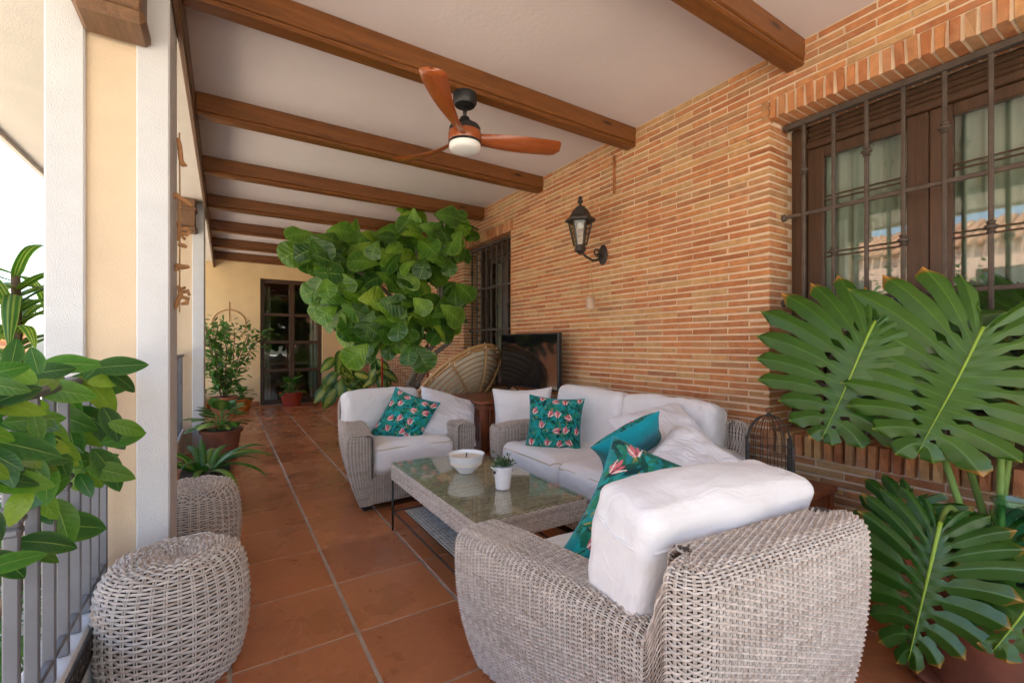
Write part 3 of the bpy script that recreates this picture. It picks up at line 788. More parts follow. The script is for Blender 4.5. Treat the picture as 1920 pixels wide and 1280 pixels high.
def pillow(name, label, size, thick, M, mat, printed=False, seed=0, wr=.008, group='loose cushions on the seats', n=48, back=None, corner=.10):
    if printed: n = 130
    g = np.linspace(-1, 1, n); A, B = np.meshgrid(g, g)
    prof = np.clip((1 - np.abs(A) ** 2.6) * (1 - np.abs(B) ** 2.6), 0, 1) ** .46
    pin = 1 - corner * (1 - np.abs(A) ** 2)[...] * np.abs(B) ** 3 ; pin2 = 1 - corner * (1 - np.abs(B) ** 2) * np.abs(A) ** 3
    x = A * pin2 * size[0] / 2; y = B * pin * size[1] / 2; rg = seed * 7.3
    nz = np.zeros_like(A)
    for i in range(n):
        for j in range(n):
            nz[i, j] = noise.noise(Vector((x[i, j] * 6 + rg, y[i, j] * 6, rg))) + .5 * noise.noise(Vector((x[i, j] * 15, y[i, j] * 15 + rg, 1)))
    edge = np.clip((1 - np.maximum(np.abs(A), np.abs(B))) * 5, 0, 1)
    V = []; 
    for s in (1, -1): V.append(np.stack([x, y, s * thick / 2 * prof + nz * wr * edge + .25 * wr * nz], -1).reshape(-1, 3))
    V = np.concatenate(V); i = np.arange(n * n).reshape(n, n)
    q1 = np.stack([i[:-1, :-1], i[:-1, 1:], i[1:, 1:], i[1:, :-1]], -1).reshape(-1, 4); q2 = q1[:, ::-1] + n * n
    attrs = {}
    if printed:
        col = print_colors((A + 1) / 2, (B + 1) / 2, seed).reshape(-1, 3)
        col = np.concatenate([col, np.tile((.006, .25, .30), (n * n, 1))]); attrs['Col'] = ('FLOAT_COLOR', np.concatenate([col, np.ones((len(col), 1))], 1))
    me = nmesh(name, V, np.concatenate([q1, q2]), mat, True, attrs)
    o = ob(name, me); o.matrix_world = M; tag(o, label, 'cushion', group)
    per = [tuple(V[k]) for k in list(i[0, :]) + list(i[1:, -1]) + list(i[-1, -2::-1]) + list(i[-2:0:-1, 0])]
    MB().tube(per[::2], .004, 5, closed=True).build('piping', back or mat, o, True, color=printed and not back)
    return o
def frame_mat(c, normal, up):
    z = Vector(normal).normalized(); y = Vector(up); y = (y - z * y.dot(z)).normalized(); x = y.cross(z)
    return Matrix(((x.x, y.x, z.x, c[0]), (x.y, y.y, z.y, c[1]), (x.z, y.z, z.z, c[2]), (0, 0, 0, 1)))

# ------------------------------------------------------------------ wicker seats
def seat_shell(wf, wb, D, za, zb, ta=.176, tbk=.135, z0=.055, zin=.24):
    cr = .062
    A_, B_, C2, E_ = np.array((-wf, D / 2)), np.array((-wb, -D / 2)), np.array((wb, -D / 2)), np.array((wf, D / 2))
    def corner(p, a, b):
        d1 = (a - p) / np.linalg.norm(a - p); d2 = (b - p) / np.linalg.norm(b - p); s = p + d1 * cr; e = p + d2 * cr
        return [s * (1 - t) ** 2 + 2 * p * t * (1 - t) + e * t * t for t in np.linspace(0, 1, 14)]
    pl = np.array([A_] + corner(B_, A_, C2) + corner(C2, B_, E_) + [E_])
    sg = np.linalg.norm(np.diff(pl, axis=0), axis=1); cum = np.concatenate([[0], np.cumsum(sg)]); L = cum[-1]
    N = 900; s = np.linspace(0, L, N); ox, oy = np.interp(s, cum, pl[:, 0]), np.interp(s, cum, pl[:, 1])
    k = np.ones(15) / 15
    tx, ty = np.gradient(ox), np.gradient(oy); pad = lambda a: np.convolve(np.pad(a, 7, 'edge'), k, 'valid'); tx, ty = pad(tx), pad(ty)
    ln = np.hypot(tx, ty); nx, ny = -ty / ln, tx / ln          # inward (left of travel: front-left -> back -> right)
    La = np.linalg.norm(B_ - A_); e = np.minimum(s, L - s)
    sm = lambda x: np.clip(x, 0, 1) ** 2 * (3 - 2 * np.clip(x, 0, 1))
    hh = za - .012 * sm((.18 - e) / .18) + .012 * sm(e / La) + (zb - za - .012) * sm((e - (La - .118)) / .062)
    TT = ta + (tbk - ta) * sm((e - (La - .16)) / .12)
    def P(U, V):
        q = np.clip(U, -.002, 1.002) * L
        f = lambda arr: np.interp(q, s, arr)
        x, y, a, b, h, T = f(ox), f(oy), f(nx), f(ny), f(hh), f(TT); r = .038
        l1 = h - r - z0; l2 = r * math.pi / 2; l3 = T - 2 * r; l5 = h - r - zin; tot = l1 + 2 * l2 + l3 + l5; d = V * tot
        z = np.where(d < l1, z0 + d, np.where(d < l1 + l2, h - r + r * np.sin(np.clip((d - l1) / r, 0, math.pi / 2)), np.where(d < l1 + l2 + l3, h, np.where(d < l1 + 2 * l2 + l3, h - r + r * np.cos(np.clip((d - l1 - l2 - l3) / r, 0, math.pi / 2)), h - r - (d - l1 - 2 * l2 - l3)))))
        t = np.clip(z / h, 0, 1)
        ins = np.where(d < l1 + l2, .115 * (1 - t) ** 1.7 - .02 * np.sin(np.pi * t), 0)
        dd = np.where(d < l1, 0, np.where(d < l1 + l2, r * (1 - np.cos(np.clip((d - l1) / r, 0, math.pi / 2))), np.where(d < l1 + l2 + l3, r + d - l1 - l2, np.where(d < l1 + 2 * l2 + l3, T - r + r * np.sin(np.clip((d - l1 - l2 - l3) / r, 0, math.pi / 2)), T)))) + ins
        return np.stack([x + a * dd, y + b * dd, z], -1)
    def cap(sd):
        zt = za - .016
        def Q_(U, V):
            z = z0 + V * (zt - z0); t = np.clip(z / za, 0, 1); ins = .115 * (1 - t) ** 1.7 - .02 * np.sin(np.pi * t)
            rr = .04; o = np.clip(z - (zt - rr), 0, rr); rd = rr - np.sqrt(np.maximum(rr * rr - o * o, 0))
            xo = wf - ins - rd; xi = wf - ta + rd; x = xo + (xi - xo) * np.clip(U, -.01, 1.01)
            return np.stack([sd * x, D / 2 + .006 + 0 * x + .014 * np.sin(np.pi * np.clip(U, 0, 1)) - .0 * z, z], -1)
        return Q_
    def front(U, V):
        x = (wf - ta) * (2 * U - 1); return np.stack([x, D / 2 + .004 + 0 * x, z0 + V * .20], -1)
    return P, cap, front, L
def make_seat(name, label, cat, wf, wb, D=.824, za=.559, zb=.726, group=None, seed=1, pitch=.0185):
    t = thing(name, label, cat, group=group)
    P, cap, front, L = seat_shell(wf, wb, D, za, zb)
    nu = int(L / pitch) // 2 * 2; kw = dict(amp=.0048, r=.0032, spp=4 if pitch < .025 else 3, fill=.66, stake=.0020)
    rows = lambda h: int(h / (pitch * .35))
    pl = [(P, nu, rows(1.18), dict(kw, seed=seed, flip=1)), (cap(1), 8, rows(.49), dict(kw, seed=seed + 1, flip=1)), (cap(-1), 8, rows(.49), dict(kw, seed=seed + 2, flip=-1)),
          (front, int(2 * (wf - .176) / pitch) // 2 * 2, rows(.2), dict(kw, seed=seed + 3, flip=-1))]
    woven('wicker_body', pl, t)
    part('seat_deck', MAT['wicker_shade'], t, (-wf + .17, -D / 2 + .14, .19), (wf - .17, D / 2 - .012, .235), .005)
    for sx in (-1, 1):
        for (sy, w) in ((1, wf - .16), (-1, wb - .14)): part('foot', MAT['black'], t, (sx * w - .03, sy * (D / 2 - .09) - .03, 0), (sx * w + .03, sy * (D / 2 - .09) + .03, .07), .004)
    return t

WF, WB = .504, .326
near = make_seat('wicker_armchair', 'wicker armchair in the right foreground seen from behind its back', 'armchair', WF, WB, group='wicker lounge seats')
far = near.copy(); C.objects.link(far)
for ch in near.children: copy_tree(ch, far)
far['label'] = 'wicker armchair at the far end of the coffee table facing the camera'
near.location = (1.12, .916, 0); near.rotation_euler = (0, 0, -.093)
far.location = (1.166, 3.617, 0); far.rotation_euler = (0, 0, math.pi + .075)
for t, sd in ((near, 3), (far, 8)):
    cushion('seat_cushion', MAT['cushion'], t, .66, .66, .215, (0, .105, .345), (.02, 0, 0), sd, MAT['piping'], puff=.14, wr=.010)
cushion('back_cushion', MAT['cushion'], near, .655, .20, .47, (-.008, -.160, .575), (.12, .03, .02), 5, MAT['cushion'], puff=.06, wr=.013, rnd=.36)
cushion('back_cushion', MAT['cushion'], far, .64, .19, .41, (.04, -.165, .585), (.18, 0, 0), 11, None, puff=.06, wr=.012, rnd=.5)
sofa = make_seat('wicker_sofa', 'two seat wicker sofa with white cushions along the brick wall', 'sofa', .86, .785, .79, seed=31, pitch=.027, group='wicker lounge seats')
sofa.location = (2.17, 2.235, 0); sofa.rotation_euler = (0, 0, math.pi / 2)      # faces -X
for sx, sd in ((-1, 21), (1, 22)):
    cushion('seat_cushion', MAT['cushion'], sofa, .67, .66, .195, (sx * .337, .10, .335), (.02, 0, 0), sd, MAT['piping'], puff=.15, wr=.011)
    cushion('back_cushion', MAT['cushion'], sofa, .70, .19, .44, (sx * .352 + .0, -.20, .60), (.20, 0, sx * .02), sd + 4, None, puff=.06, wr=.014, rnd=.5)

# poufs
def pouf_profile():
    pr = [(.19, .005), (.215, .02), (.242, .10), (.252, .20), (.25, .29), (.238, .37), (.21, .418), (.16, .437), (.10, .436), (.06, .42), (.03, .40), (.012, .388)]
    for _ in range(3):
        q = [pr[0]]
        for a, b in zip(pr, pr[1:]): q += [(a[0] * .75 + b[0] * .25, a[1] * .75 + b[1] * .25), (a[0] * .25 + b[0] * .75, a[1] * .25 + b[1] * .75)]
        pr = q + [pr[-1]]
    return np.array(pr)
PP = pouf_profile(); pc = np.concatenate([[0], np.cumsum(np.linalg.norm(np.diff(PP, axis=0), axis=1))]); pc /= pc[-1]
def pouf_P(U, V):
    r = np.interp(V, pc, PP[:, 0]); z = np.interp(V, pc, PP[:, 1]); a = U * 2 * np.pi
    rib = 1 + .008 * np.cos(a * 8) * np.clip((z - .1) / .3, 0, 1)
    return np.stack([r * np.cos(a) * rib * 1.06, r * np.sin(a) * rib * .98, z + .003 * np.cos(a * 8) * np.clip((z - .38) / .05, 0, 1)], -1)
pf = thing('wicker_pouf', 'large round wicker pouf in the left foreground', 'pouf', (-.02, 2.005, 0), .3, 'round wicker poufs')
pf.location = (-.145, 1.995, 0); pf.scale = (.84, .84, 1)
woven('wicker_body', [(pouf_P, 36, 54, dict(closed=True, amp=.0062, r=.0048, seed=50, flip=1, stake=.0030, fill=.68, spp=6))], pf)
MB().lathe([(.004, .372), (.022, .378), (.026, .386), (.018, .394), (.004, .396)], 12).build('centre_knot', MAT['wicker_shade'], pf, True)
p2 = copy_tree(pf); p2.location = (-.135, 2.90, 0); p2.rotation_euler = (0, 0, 1.2); p2['label'] = 'round wicker pouf behind the nearest column, half hidden by it'

# coffee table
TX0, TX1, TY0, TY1, TZ = .888, 1.495, 1.665, 2.815, .42
ct = thing('coffee_table', 'low wicker coffee table with glass top and thin metal legs', 'coffee table', ((TX0 + TX1) / 2, (TY0 + TY1) / 2, 0))
hx, hy = (TX1 - TX0) / 2, (TY1 - TY0) / 2
def band(U, V):
    per = 2 * (2 * hx + 2 * hy); d = (U % 1.0) * per
    x = np.select([d < 2 * hx, d < 2 * hx + 2 * hy, d < 4 * hx + 2 * hy], [-hx + d, hx + 0 * d, hx - (d - 2 * hx - 2 * hy)], -hx + 0 * d)
    y = np.select([d < 2 * hx, d < 2 * hx + 2 * hy, d < 4 * hx + 2 * hy], [-hy + 0 * d, -hy + d - 2 * hx, hy + 0 * d], hy - (d - 4 * hx - 2 * hy))
    return np.stack([x, y, TZ - .10 + V * .098], -1)
flat = lambda z, ax, ay: (lambda U, V: np.stack([ax * (2 * U - 1), ay * (2 * V - 1), z + 0 * U], -1))
woven('apron', [(band, 176, 12, dict(closed=True, seed=60, amp=.003, r=.003, stake=.0016))], ct)
woven('woven_top', [(flat(TZ - .006, hx - .004, hy - .004), 26, 104, dict(seed=61, amp=.0025, r=.0028, stake=.0016))], ct)
woven('lower_shelf', [(flat(.125, hx - .07, hy - .05), 22, 84, dict(seed=62, amp=.003, r=.003, stake=.0016))], ct)
part('glass_top', MAT['tableglass'], ct, (-hx - .002, -hy - .002, TZ + .001), (hx + .002, hy + .002, TZ + .008), .002)
for sx in (-1, 1):
    for sy in (-1, 1): MB().tube([(sx * (hx - .006), sy * (hy - .006), 0), (sx * (hx - .006), sy * (hy - .006), TZ - .1)], .007, 8).build('leg', MAT['iron'], ct, True)
    MB().tube([(sx * (hx - .006), -hy, .118), (sx * (hx - .006), hy, .118)], .005, 6).build('shelf_rod', MAT['iron'], ct, True)
for sy in (-1, 1): MB().tube([(-hx, sy * (hy - .006), .118), (hx, sy * (hy - .006), .118)], .005, 6).build('shelf_rod', MAT['iron'], ct, True)
# bowl candle
bp = atZ(874, 884, TZ + .009)
bt = thing('bowl', 'white ceramic bowl candle with a black wick on the coffee table', 'bowl', bp)
MB().lathe([(.001, 0), (.045, 0), (.048, .006), (.072, .028), (.096, .065), (.106, .104), (.108, .107), (.103, .106), (.094, .070), (.07, .034), (.001, .02)], 40).build('bowl_shell', MAT['white_ceramic'], bt, 60)
MB().lathe([(.001, .05), (.093, .05), (.0985, .088), (.001, .085)], 32).build('wax', MAT['wax'], bt, 40)
MB().tube([(0, 0, .084), (.002, 0, .10), (.006, .002, .112)], .0035, 6).build('wick', MAT['black'], bt)
pp = atZ(943, 914, TZ + .009)
pt = thing('plant_pot', 'small white metal bucket with tiny green plant on the coffee table', 'plant pot', pp)
MB().lathe([(.001, 0), (.037, 0), (.049, .108), (.052, .110), (.052, .115), (.047, .113), (.036, .09), (.001, .09)], 28).build('bucket', MAT['enamel'], pt, 40)
for s in (-1, 1):
    MB().tube([(s * .049, -.02, .098), (s * .064, -.012, .112), (s * .07, 0, .118), (s * .064, .012, .112), (s * .049, .02, .098)], .0035, 6).build('handle', MAT['enamel'], pt, True)
    MB().box((s * .05 - .006, -.006, .08), (s * .05 + .006, .006, .094), .002).build('rivet', MAT['iron'], pt)

# ------------------------------------------------------------------ loose cushions
V3 = Vector
pillow('printed_cushion', 'teal cushion with pink flowers leaning on the far armchair', (.42, .42), .13, frame_mat(atY(760, 784, 3.45), (-.62, -.72, .55), (.55, .1, 1)) @ Matrix.Rotation(math.radians(0), 4, 'Z'), MAT['print'], True, 1, back=MAT['teal'])
pillow('white_cushion', 'crumpled white cushion lying against the right arm of the far armchair', (.52, .46), .17, frame_mat(atY(840, 779, 3.46), (.12, -1, .85), (.55, .3, 1)) @ Matrix.Rotation(math.radians(8), 4, 'Z'), MAT['cushion_soft'], False, 2, .014)
pillow('white_cushion', 'square white cushion standing in the left corner of the sofa', (.50, .50), .17, frame_mat(atX(980, 783, 2.10), (-.55, -.80, .22), (.12, .1, 1)) @ Matrix.Rotation(math.radians(4), 4, 'Z'), MAT['cushion'], False, 3, .010)
pillow('printed_cushion', 'teal cushion with pink flowers standing upright on the left sofa seat', (.40, .40), .13, frame_mat(atX(1040, 795, 2.0), (-.62, -.72, .28), (.10, .10, 1)) @ Matrix.Rotation(math.radians(-3), 4, 'Z'), MAT['print'], True, 4, back=MAT['teal'])
# pile at the right end of the sofa
pillow('white_cushion', 'large rumpled white cushion at the front of the pile over the right sofa arm', (.46, .42), .18, frame_mat(atD(1310, 890, 2.0), (-.30, -.5, .85), (.7, -.2, .5)) @ Matrix.Rotation(math.radians(12), 4, 'Z'), MAT['cushion_soft'], False, 15, .024)
pillow('white_cushion', 'crumpled white cushion slumped against the right sofa back, under the others', (.62, .50), .20, frame_mat((2.13, 1.66, .53), (-.25, -.25, 1), (.9, -.2, .3)) @ Matrix.Rotation(math.radians(20), 4, 'Z'), MAT['cushion_soft'], False, 5, .02)
pillow('white_cushion', 'topmost crumpled white cushion of the pile at the right end of the sofa', (.60, .46), .18, frame_mat((2.02, 1.60, .635), (-.35, -.40, .9), (.8, -.3, .35)) @ Matrix.Rotation(math.radians(-8), 4, 'Z'), MAT['cushion_soft'], False, 6, .022)
pillow('printed_cushion', 'teal cushion tipped on edge with its plain blue back showing on the sofa', (.36, .36), .115, frame_mat(atD(1180, 830, 2.26), (.02, .62, .62), (.75, -.62, .42)) @ Matrix.Rotation(math.radians(45 - 45), 4, 'Z'), MAT['print'], True, 7, back=MAT['teal'])
pillow('printed_cushion', 'teal cushion with pink flowers peeking over the near armchair back', (.50, .50), .14, frame_mat(atD(1240, 985, 1.42), (-.40, -.45, .60), (.15, .35, 1)) @ Matrix.Rotation(math.radians(-30), 4, 'Z'), MAT['print'], True, 12, back=MAT['teal'])

# ------------------------------------------------------------------ plants
def blade(L, W, prof, nu=10, nv=6, fold=.12, droop=.5, wave=0, wf=5, colf=None, seed=0, cup=0):
    r = random.Random(seed); ph = r.random() * 6; V = []; Q = []; Cc = []
    y = z = 0.; ang = 0.; st = L / nu
    for i in range(nu + 1):
        s = i / nu; w = prof(s) * W
        for j in range(nv + 1):
            t = 2 * j / nv - 1; t = math.copysign(abs(t) ** 1.5, t) if nv > 5 else t; zz = -fold * abs(t) * w * 1.0 + cup * w * t * t + wave * w * abs(t) * math.sin(wf * 6.28 * s + ph + (2 if t < 0 else 0))
            V.append((t * w, y - zz * math.sin(ang), z + zz * math.cos(ang))); Cc.append((*colf(s, t), 1))
        y += st * math.cos(ang); z += st * math.sin(ang); ang -= droop / nu
    m = nv + 1
    for i in range(nu):
        for j in range(nv): Q.append((i * m + j, i * m + j + 1, (i + 1) * m + j + 1, (i + 1) * m + j))
    st_ = [(i / nu, (lambda t: math.copysign(abs(t) ** 1.5, t) if nv > 5 else t)(2 * j / nv - 1), 0) for i in range(nu + 1) for j in range(nv + 1)]
    return np.array(V), np.array(Q), np.array(Cc), np.array(st_)
def bmesh_leaf(name, mat, *a, **k):
    V, Q, Cc, st = blade(*a, **k); return nmesh(name, V, Q, mat, True, {'Col': ('FLOAT_COLOR', Cc), 'st': ('FLOAT_VECTOR', st)})
lerp3 = lambda a, b, t: tuple(x + (y - x) * t for x, y in zip(a, b))
ovate = lambda s: max(.0, math.sin(math.pi * min(1, s) ** .85)) ** .75 * .5 if 0 < s < 1 else .004
lance = lambda s: (math.sin(math.pi * s ** .75) ** .9 * .5 if 0 < s < 1 else .003)
obov = lambda s: (max(.05, math.sin(math.pi * (s * .96) ** 1.55)) ** .62 * .5 * (1 - .14 * math.exp(-((s - .36) / .13) ** 2)) if s < .985 else .07) if s > .02 else .02
strap = lambda s: .5 * min(1, s * 6 + .35) * (1 - max(0, (s - .55) / .45) ** 1.8) + .004
def cloud(name, label_unused, pts_dirs, L, W, prof, colf, mat, parent, droop=.5, jit=.35, seed=0, nu=5, nv=2, fold=.18, kind='stuff', cvar=.35):
    """many small leaves joined into one mesh: pts_dirs = list of (pos, dir)"""
    rg = random.Random(seed); Vs, Qs, Cs = [], [], []; n = 0
    tv, tq, tc, ts = blade(1, W / L, prof, nu, nv, fold, droop, 0, 5, colf, seed)
    for p, d in pts_dirs:
        d = (V3(d).normalized() + V3((rg.uniform(-jit, jit), rg.uniform(-jit, jit), rg.uniform(-jit, jit)))).normalized()
        up = V3((rg.uniform(-.5, .5), rg.uniform(-.5, .5), 1)); M = frame_mat(p, up - d * up.dot(d), d); s = L * rg.uniform(.65, 1.15)
        A = np.array(M)[:3, :3]; Vs.append(tv * s @ A.T + np.array(p)); Qs.append(tq + n); n += len(tv)
        c = tc.copy(); c[:, :3] *= rg.uniform(1 - cvar, 1 + cvar); Cs.append(c)
    o = ob(name, nmesh(name, np.concatenate(Vs), np.concatenate(Qs), mat, True, {'Col': ('FLOAT_COLOR', np.concatenate(Cs))}), parent)
    o['kind'] = kind; return o
def pot_mesh(mb, r0, r1, h, rim=.02, n=32):
    return mb.lathe([(.001, 0), (r0, 0), (r1 * .93, h - rim * 1.6), (r1 * 1.03, h - rim * 1.5), (r1 * 1.05, h), (r1 * .93, h), (r1 * .9, h - rim), (.001, h - rim)], n)

# fiddle leaf fig
FIGC = V3((1.90, 5.10, 0))
fig = thing('fig_tree', 'big fiddle leaf fig with broad green leaves reaching up to the ceiling beams', 'tree', FIGC)
figcol = lambda dk, lt, vn: (lambda s, t: lerp3(lerp3(dk, lt, .5 + .5 * math.sin(s * 5 + abs(t) * 2)), vn, .35 * max(0, (abs(t) - .93) / .07)))
fig_me = []
for k, (dk, lt) in enumerate((((.045, .135, .012), (.085, .205, .018)), ((.065, .175, .014), (.13, .28, .022)), ((.034, .11, .012), (.065, .165, .016)), ((.13, .25, .020), (.22, .37, .034)), ((.075, .195, .015), (.145, .30, .024)))):
    fig_me.append(bmesh_leaf('leaf', MAT['leaf_fig'], .30, .255, obov, 22, 12, .10, .55 + .12 * k, .045, 2.6 + .3 * k, figcol(dk, lt, (.22, .34, .075)), k, .12))
blobs = [(585, 455, 34, 4.7), (575, 475, 25, 4.6), (610, 465, 40, 4.8), (610, 520, 38, 4.7), (600, 495, 30, 4.6), (655, 465, 48, 4.9), (645, 530, 48, 4.8), (640, 590, 40, 4.7), (672, 622, 30, 4.7), (705, 465, 45, 4.9), (715, 530, 55, 4.8), (700, 590, 46, 4.7), (705, 625, 36, 4.7),
         (770, 410, 30, 4.9), (775, 450, 46, 4.9), (790, 510, 50, 4.8), (770, 570, 50, 4.8), (755, 605, 42, 4.7), (830, 420, 38, 5.0), (860, 445, 30, 5.0), (845, 480, 40, 5.0), (850, 540, 30, 5.0), (835, 590, 36, 4.9), (825, 600, 32, 4.9), (690, 655, 30, 4.7), (765, 645, 34, 4.8), (820, 628, 30, 4.9), (625, 560, 40, 4.8), (740, 490, 40, 4.9)]
rf = random.Random(12)
def orient(n_, tip, loc): return frame_mat(loc, n_, tip)
twigs = []
for bx, by, br, bd in blobs:
    c = atD(bx, by, bd); nl = max(5, int(br * br / 140))
    tw = c - FIGC; twigs.append(c)
    for k in range(nl):
        a, q = rf.random() * 6.28, math.sqrt(rf.random())
        p = atD(bx + br * q * math.cos(a), by + br * q * math.sin(a) * .95, bd + rf.uniform(-.26, .26))
        tip = V3((math.cos(a), rf.uniform(-.5, .4), -math.sin(a) * .7 - .55)); out = ray(bx, by) * -1
        nn = out.normalized() * rf.uniform(.35, 1.1) + V3((rf.uniform(-.6, .5), rf.uniform(-.5, .3), rf.uniform(.2, 1.1)))
        if abs(nn.normalized().dot(tip.normalized())) > .9: tip += V3((.5, 0, 0))
        o = bpy.data.objects.new('leaf', rf.choices(fig_me, (3, 3, 3, 1.6 if p.z > 1 else .8, 2.2))[0]); link(o)
        s = rf.uniform(.68, 1.15)
        M = orient(nn, tip, p - tip.normalized() * .17) @ Matrix.Scale(s, 4); o.parent = fig
        o.matrix_parent_inverse = Matrix.Identity(4); o.matrix_local = Matrix.Translation(-FIGC) @ M
tk = MB()
for dx, fork in ((-.03, (820, 640)), (.05, (845, 640)), (.0, (800, 650))):
    top = atD(*fork, 5.0) - FIGC
    pts = [V3((dx, 0, .45)), V3((dx * 1.4 - .04, .02, .72)), V3((dx + .03, 0, .95)).lerp(top, .5), top]
    tk.tube(pts, [.035, .032, .028, .022], 8)
o = tk.build('trunk', MAT['bark'], fig, True)
bn = MB()
for c in twigs[::2]:
    base = atD(825, 640, 5.0) - FIGC; e = c - FIGC; mid = base.lerp(e, .5) + V3((0, .1, .12))
    bn.tube([base, mid, e], [.02, .012, .006], 6)
bn.build('branch', MAT['bark'], fig, True)
pl = thing('planter', 'long terracotta planter holding the fig, behind the far armchair', 'planter', FIGC)
MB().box((-.42, -.17, 0), (.24, .17, .62), .02).build('trough', MAT['terracotta'], pl)
MB().box((-.45, -.20, .621), (.27, .20, .66), .012).build('rim', MAT['terracotta'], pl)
MB().box((-.40, -.15, .6605), (.22, .15, .668), .0).build('soil', MAT['soil'], pl)
red = MAT['redpole'] = simple('red_pole', (.35, .02, .015), .5, .1, 6)
tr = thing('trellis', 'red poled wire mesh trellis standing in the planter behind the fig', 'trellis', FIGC + V3((0, .13, 0)))
for sx in (-.36, .20): MB().tube([(sx, 0, .66), (sx, 0, 1.48)], .012, 8).build('pole', red, tr, True)
wm = MB()
for k in range(19): wm.tube([(-.36 + .0311 * k, 0, .67), (-.36 + .0311 * k, 0, 1.02)], .0013, 4, False)
for k in range(11): wm.tube([(-.36, 0, .68 + .033 * k), (.20, 0, .68 + .033 * k)], .0013, 4, False)
wm.build('wire_mesh', MAT['iron'], tr)

# monstera
HO = [(.02, -.02), (.07, -.30), (.20, -.42), (.36, -.37), (.47, -.20), (.51, .04), (.50, .28), (.43, .50), (.34, .67), (.23, .82), (.11, .94), (.0, 1.0)]
def monstera(name, L, W, seed, droop=.5, curl=.25, nl=9, green=(.026, .090, .007), brown=.35, bk=1.0):
    r = random.Random(seed); ho = np.array(HO); tt = np.linspace(0, 1, len(ho))
    ocrv = lambda t: (np.interp(t, tt, ho[:, 0]) * 2 * W, np.interp(t, tt, np.where(ho[:, 1] < 0, ho[:, 1] * bk, ho[:, 1])) * L)
    V, Q, Cc, ST = [], [], [], []
    bend = lambda x, y: (x, y, -droop * L * (max(0, y) / L) ** 2 * .5 - curl * (abs(x) / W) ** 2 * W * .55 + .05 * W * math.sin(5 * y / L + seed))
    ks = [-1, -.6, -.14, 0, .14, .6, 1]; nr = 18
    for side in (-1, 1):
        for i in range(nl):
            hole = r.random() < .9; r0 = r.uniform(.46, .72); gapw = r.uniform(.16, .28); base = len(V); ln = r.uniform(.84, 1.05)
            hs = r.uniform(.13, .17); he = hs + r.uniform(.10, .16); dp = r.uniform(-.05, .03); br_ = r.random() < brown
            for a in range(nr + 1):
                q = a / nr
                hw = .5
                if hole and hs < q < he: hw = .5 - .27 * math.sin(math.pi * (q - hs) / (he - hs))
                if q > r0: hw = .5 - gapw * .5 * min(1, (q - r0) / .10) + .04 * (q - r0)
                if i == 0 or i == nl - 1: hw = max(hw, .42) if q < .9 else hw
                if q > .86: hw *= max(.0, 1 - ((q - .86) / .14) ** 2.6 * .75)
                for kk in ks:
                    k = (i + .5 + kk * hw) / nl; k = min(max(k, .0), 1.)
                    kc = (i + .5) / nl
                    ox, oy = ocrv(k); ry = L * .90 * k ** 1.25
                    qq = q * ln * (1 - .07 * kk * kk * (q > .8))
                    x = ox * qq; y = ry + (oy - ry) * qq + .10 * L * math.sin(math.pi * qq) * (-.35 + .0 * k)
                    X = bend(x * side, y)
                    z = X[2] - .017 * abs(kk) * min(1, q * 2) + dp * .6 * max(0, q - .4) ** 2 * W * 2
                    V.append((X[0], X[1], z))
                    vein = max(0, 1 - abs(kk) / .14) * (1 - q * .6)
                    c = green; c = lerp3(c, (.04, .13, .015), .3 * (1 - q))
                    if q > .97: c = lerp3(c, (.24, .30, .03), .5)
                    if br_ and q > .93: c = lerp3(c, (.40, .20, .04), .7)
                    Cc.append((*c, 1)); ST.append((kk * (.4 + .6 * hw / .5), q, 0))
            m = len(ks)
            for a in range(nr):
                for b in range(m - 1):
                    qd = (base + a * m + b, base + a * m + b + 1, base + (a + 1) * m + b + 1, base + (a + 1) * m + b)
                    Q.append(qd if side < 0 else qd[::-1])
    me = nmesh('leaf', V, Q, MAT['leaf_mon'], True, {'Col': ('FLOAT_COLOR', Cc), 'st': ('FLOAT_VECTOR', ST)})
    rib = MB(); pts = [(0, y, bend(0, y)[2] + .003) for y in np.linspace(-.01, L * .93, 16)]
    rib.tube(pts, [.0062 * (1 - .85 * i / 15) for i in range(16)], 6, flat=.7)
    return me, rib.mesh('midrib', MAT['midrib'], True)
MAT['midrib'] = simple('midrib', (.22, .36, .03), .5, .15, 12)
MPOT = V3((2.22, .40, 0))
mon = thing('monstera', 'large split leaved monstera plant in front of the barred window', 'plant', MPOT)
petioles = []
def mleaf(j, tip, normal, L, W, seed, **k):
    me, rb = monstera('leaf', L, W, seed, **k)
    o = ob('leaf', me, mon); M = frame_mat(j, normal, tip - j); o.matrix_local = Matrix.Translation(-MPOT) @ M
    ob('midrib', rb, o); petioles.append((j, V3(normal).normalized(), (tip - j).normalized()))
to_cam = lambda px, py: -ray(px, py).normalized()
jA, tA = atD(1842, 618, 1.74), atD(1694, 850, 1.58)
mleaf(jA, tA, to_cam(1780, 700) + V3((-.05, 0, .42)), .58, .56, 3, droop=.30, curl=.22, nl=12, brown=.1)
jB, tB = atD(1640, 610, 2.02), atD(1522, 820, 1.92)
mleaf(jB, tB, to_cam(1560, 700) + V3((-.1, .1, .45)), .60, .50, 8, droop=.30, curl=.25, nl=12, brown=.35, green=(.022, .080, .007))
jC, tC = atD(1762, 985, 1.42), atD(1702, 1238, 1.30)
mleaf(jC, tC, to_cam(1740, 1100) + V3((-.35, -.1, .25)), .45, .235, 14, droop=.35, curl=.5, nl=12, brown=.5, bk=.5, green=(.026, .092, .007))
jD, tD = atD(1712, 940, 1.72), atD(1622, 1010, 1.62)
mleaf(jD, tD, to_cam(1660, 950) + V3((-.1, .3, .5)), .30, .20, 21, droop=.5, curl=.4, nl=9, brown=.8, bk=.7)
jE, tE = atD(1945, 570, 1.85), atD(1960, 700, 1.75)
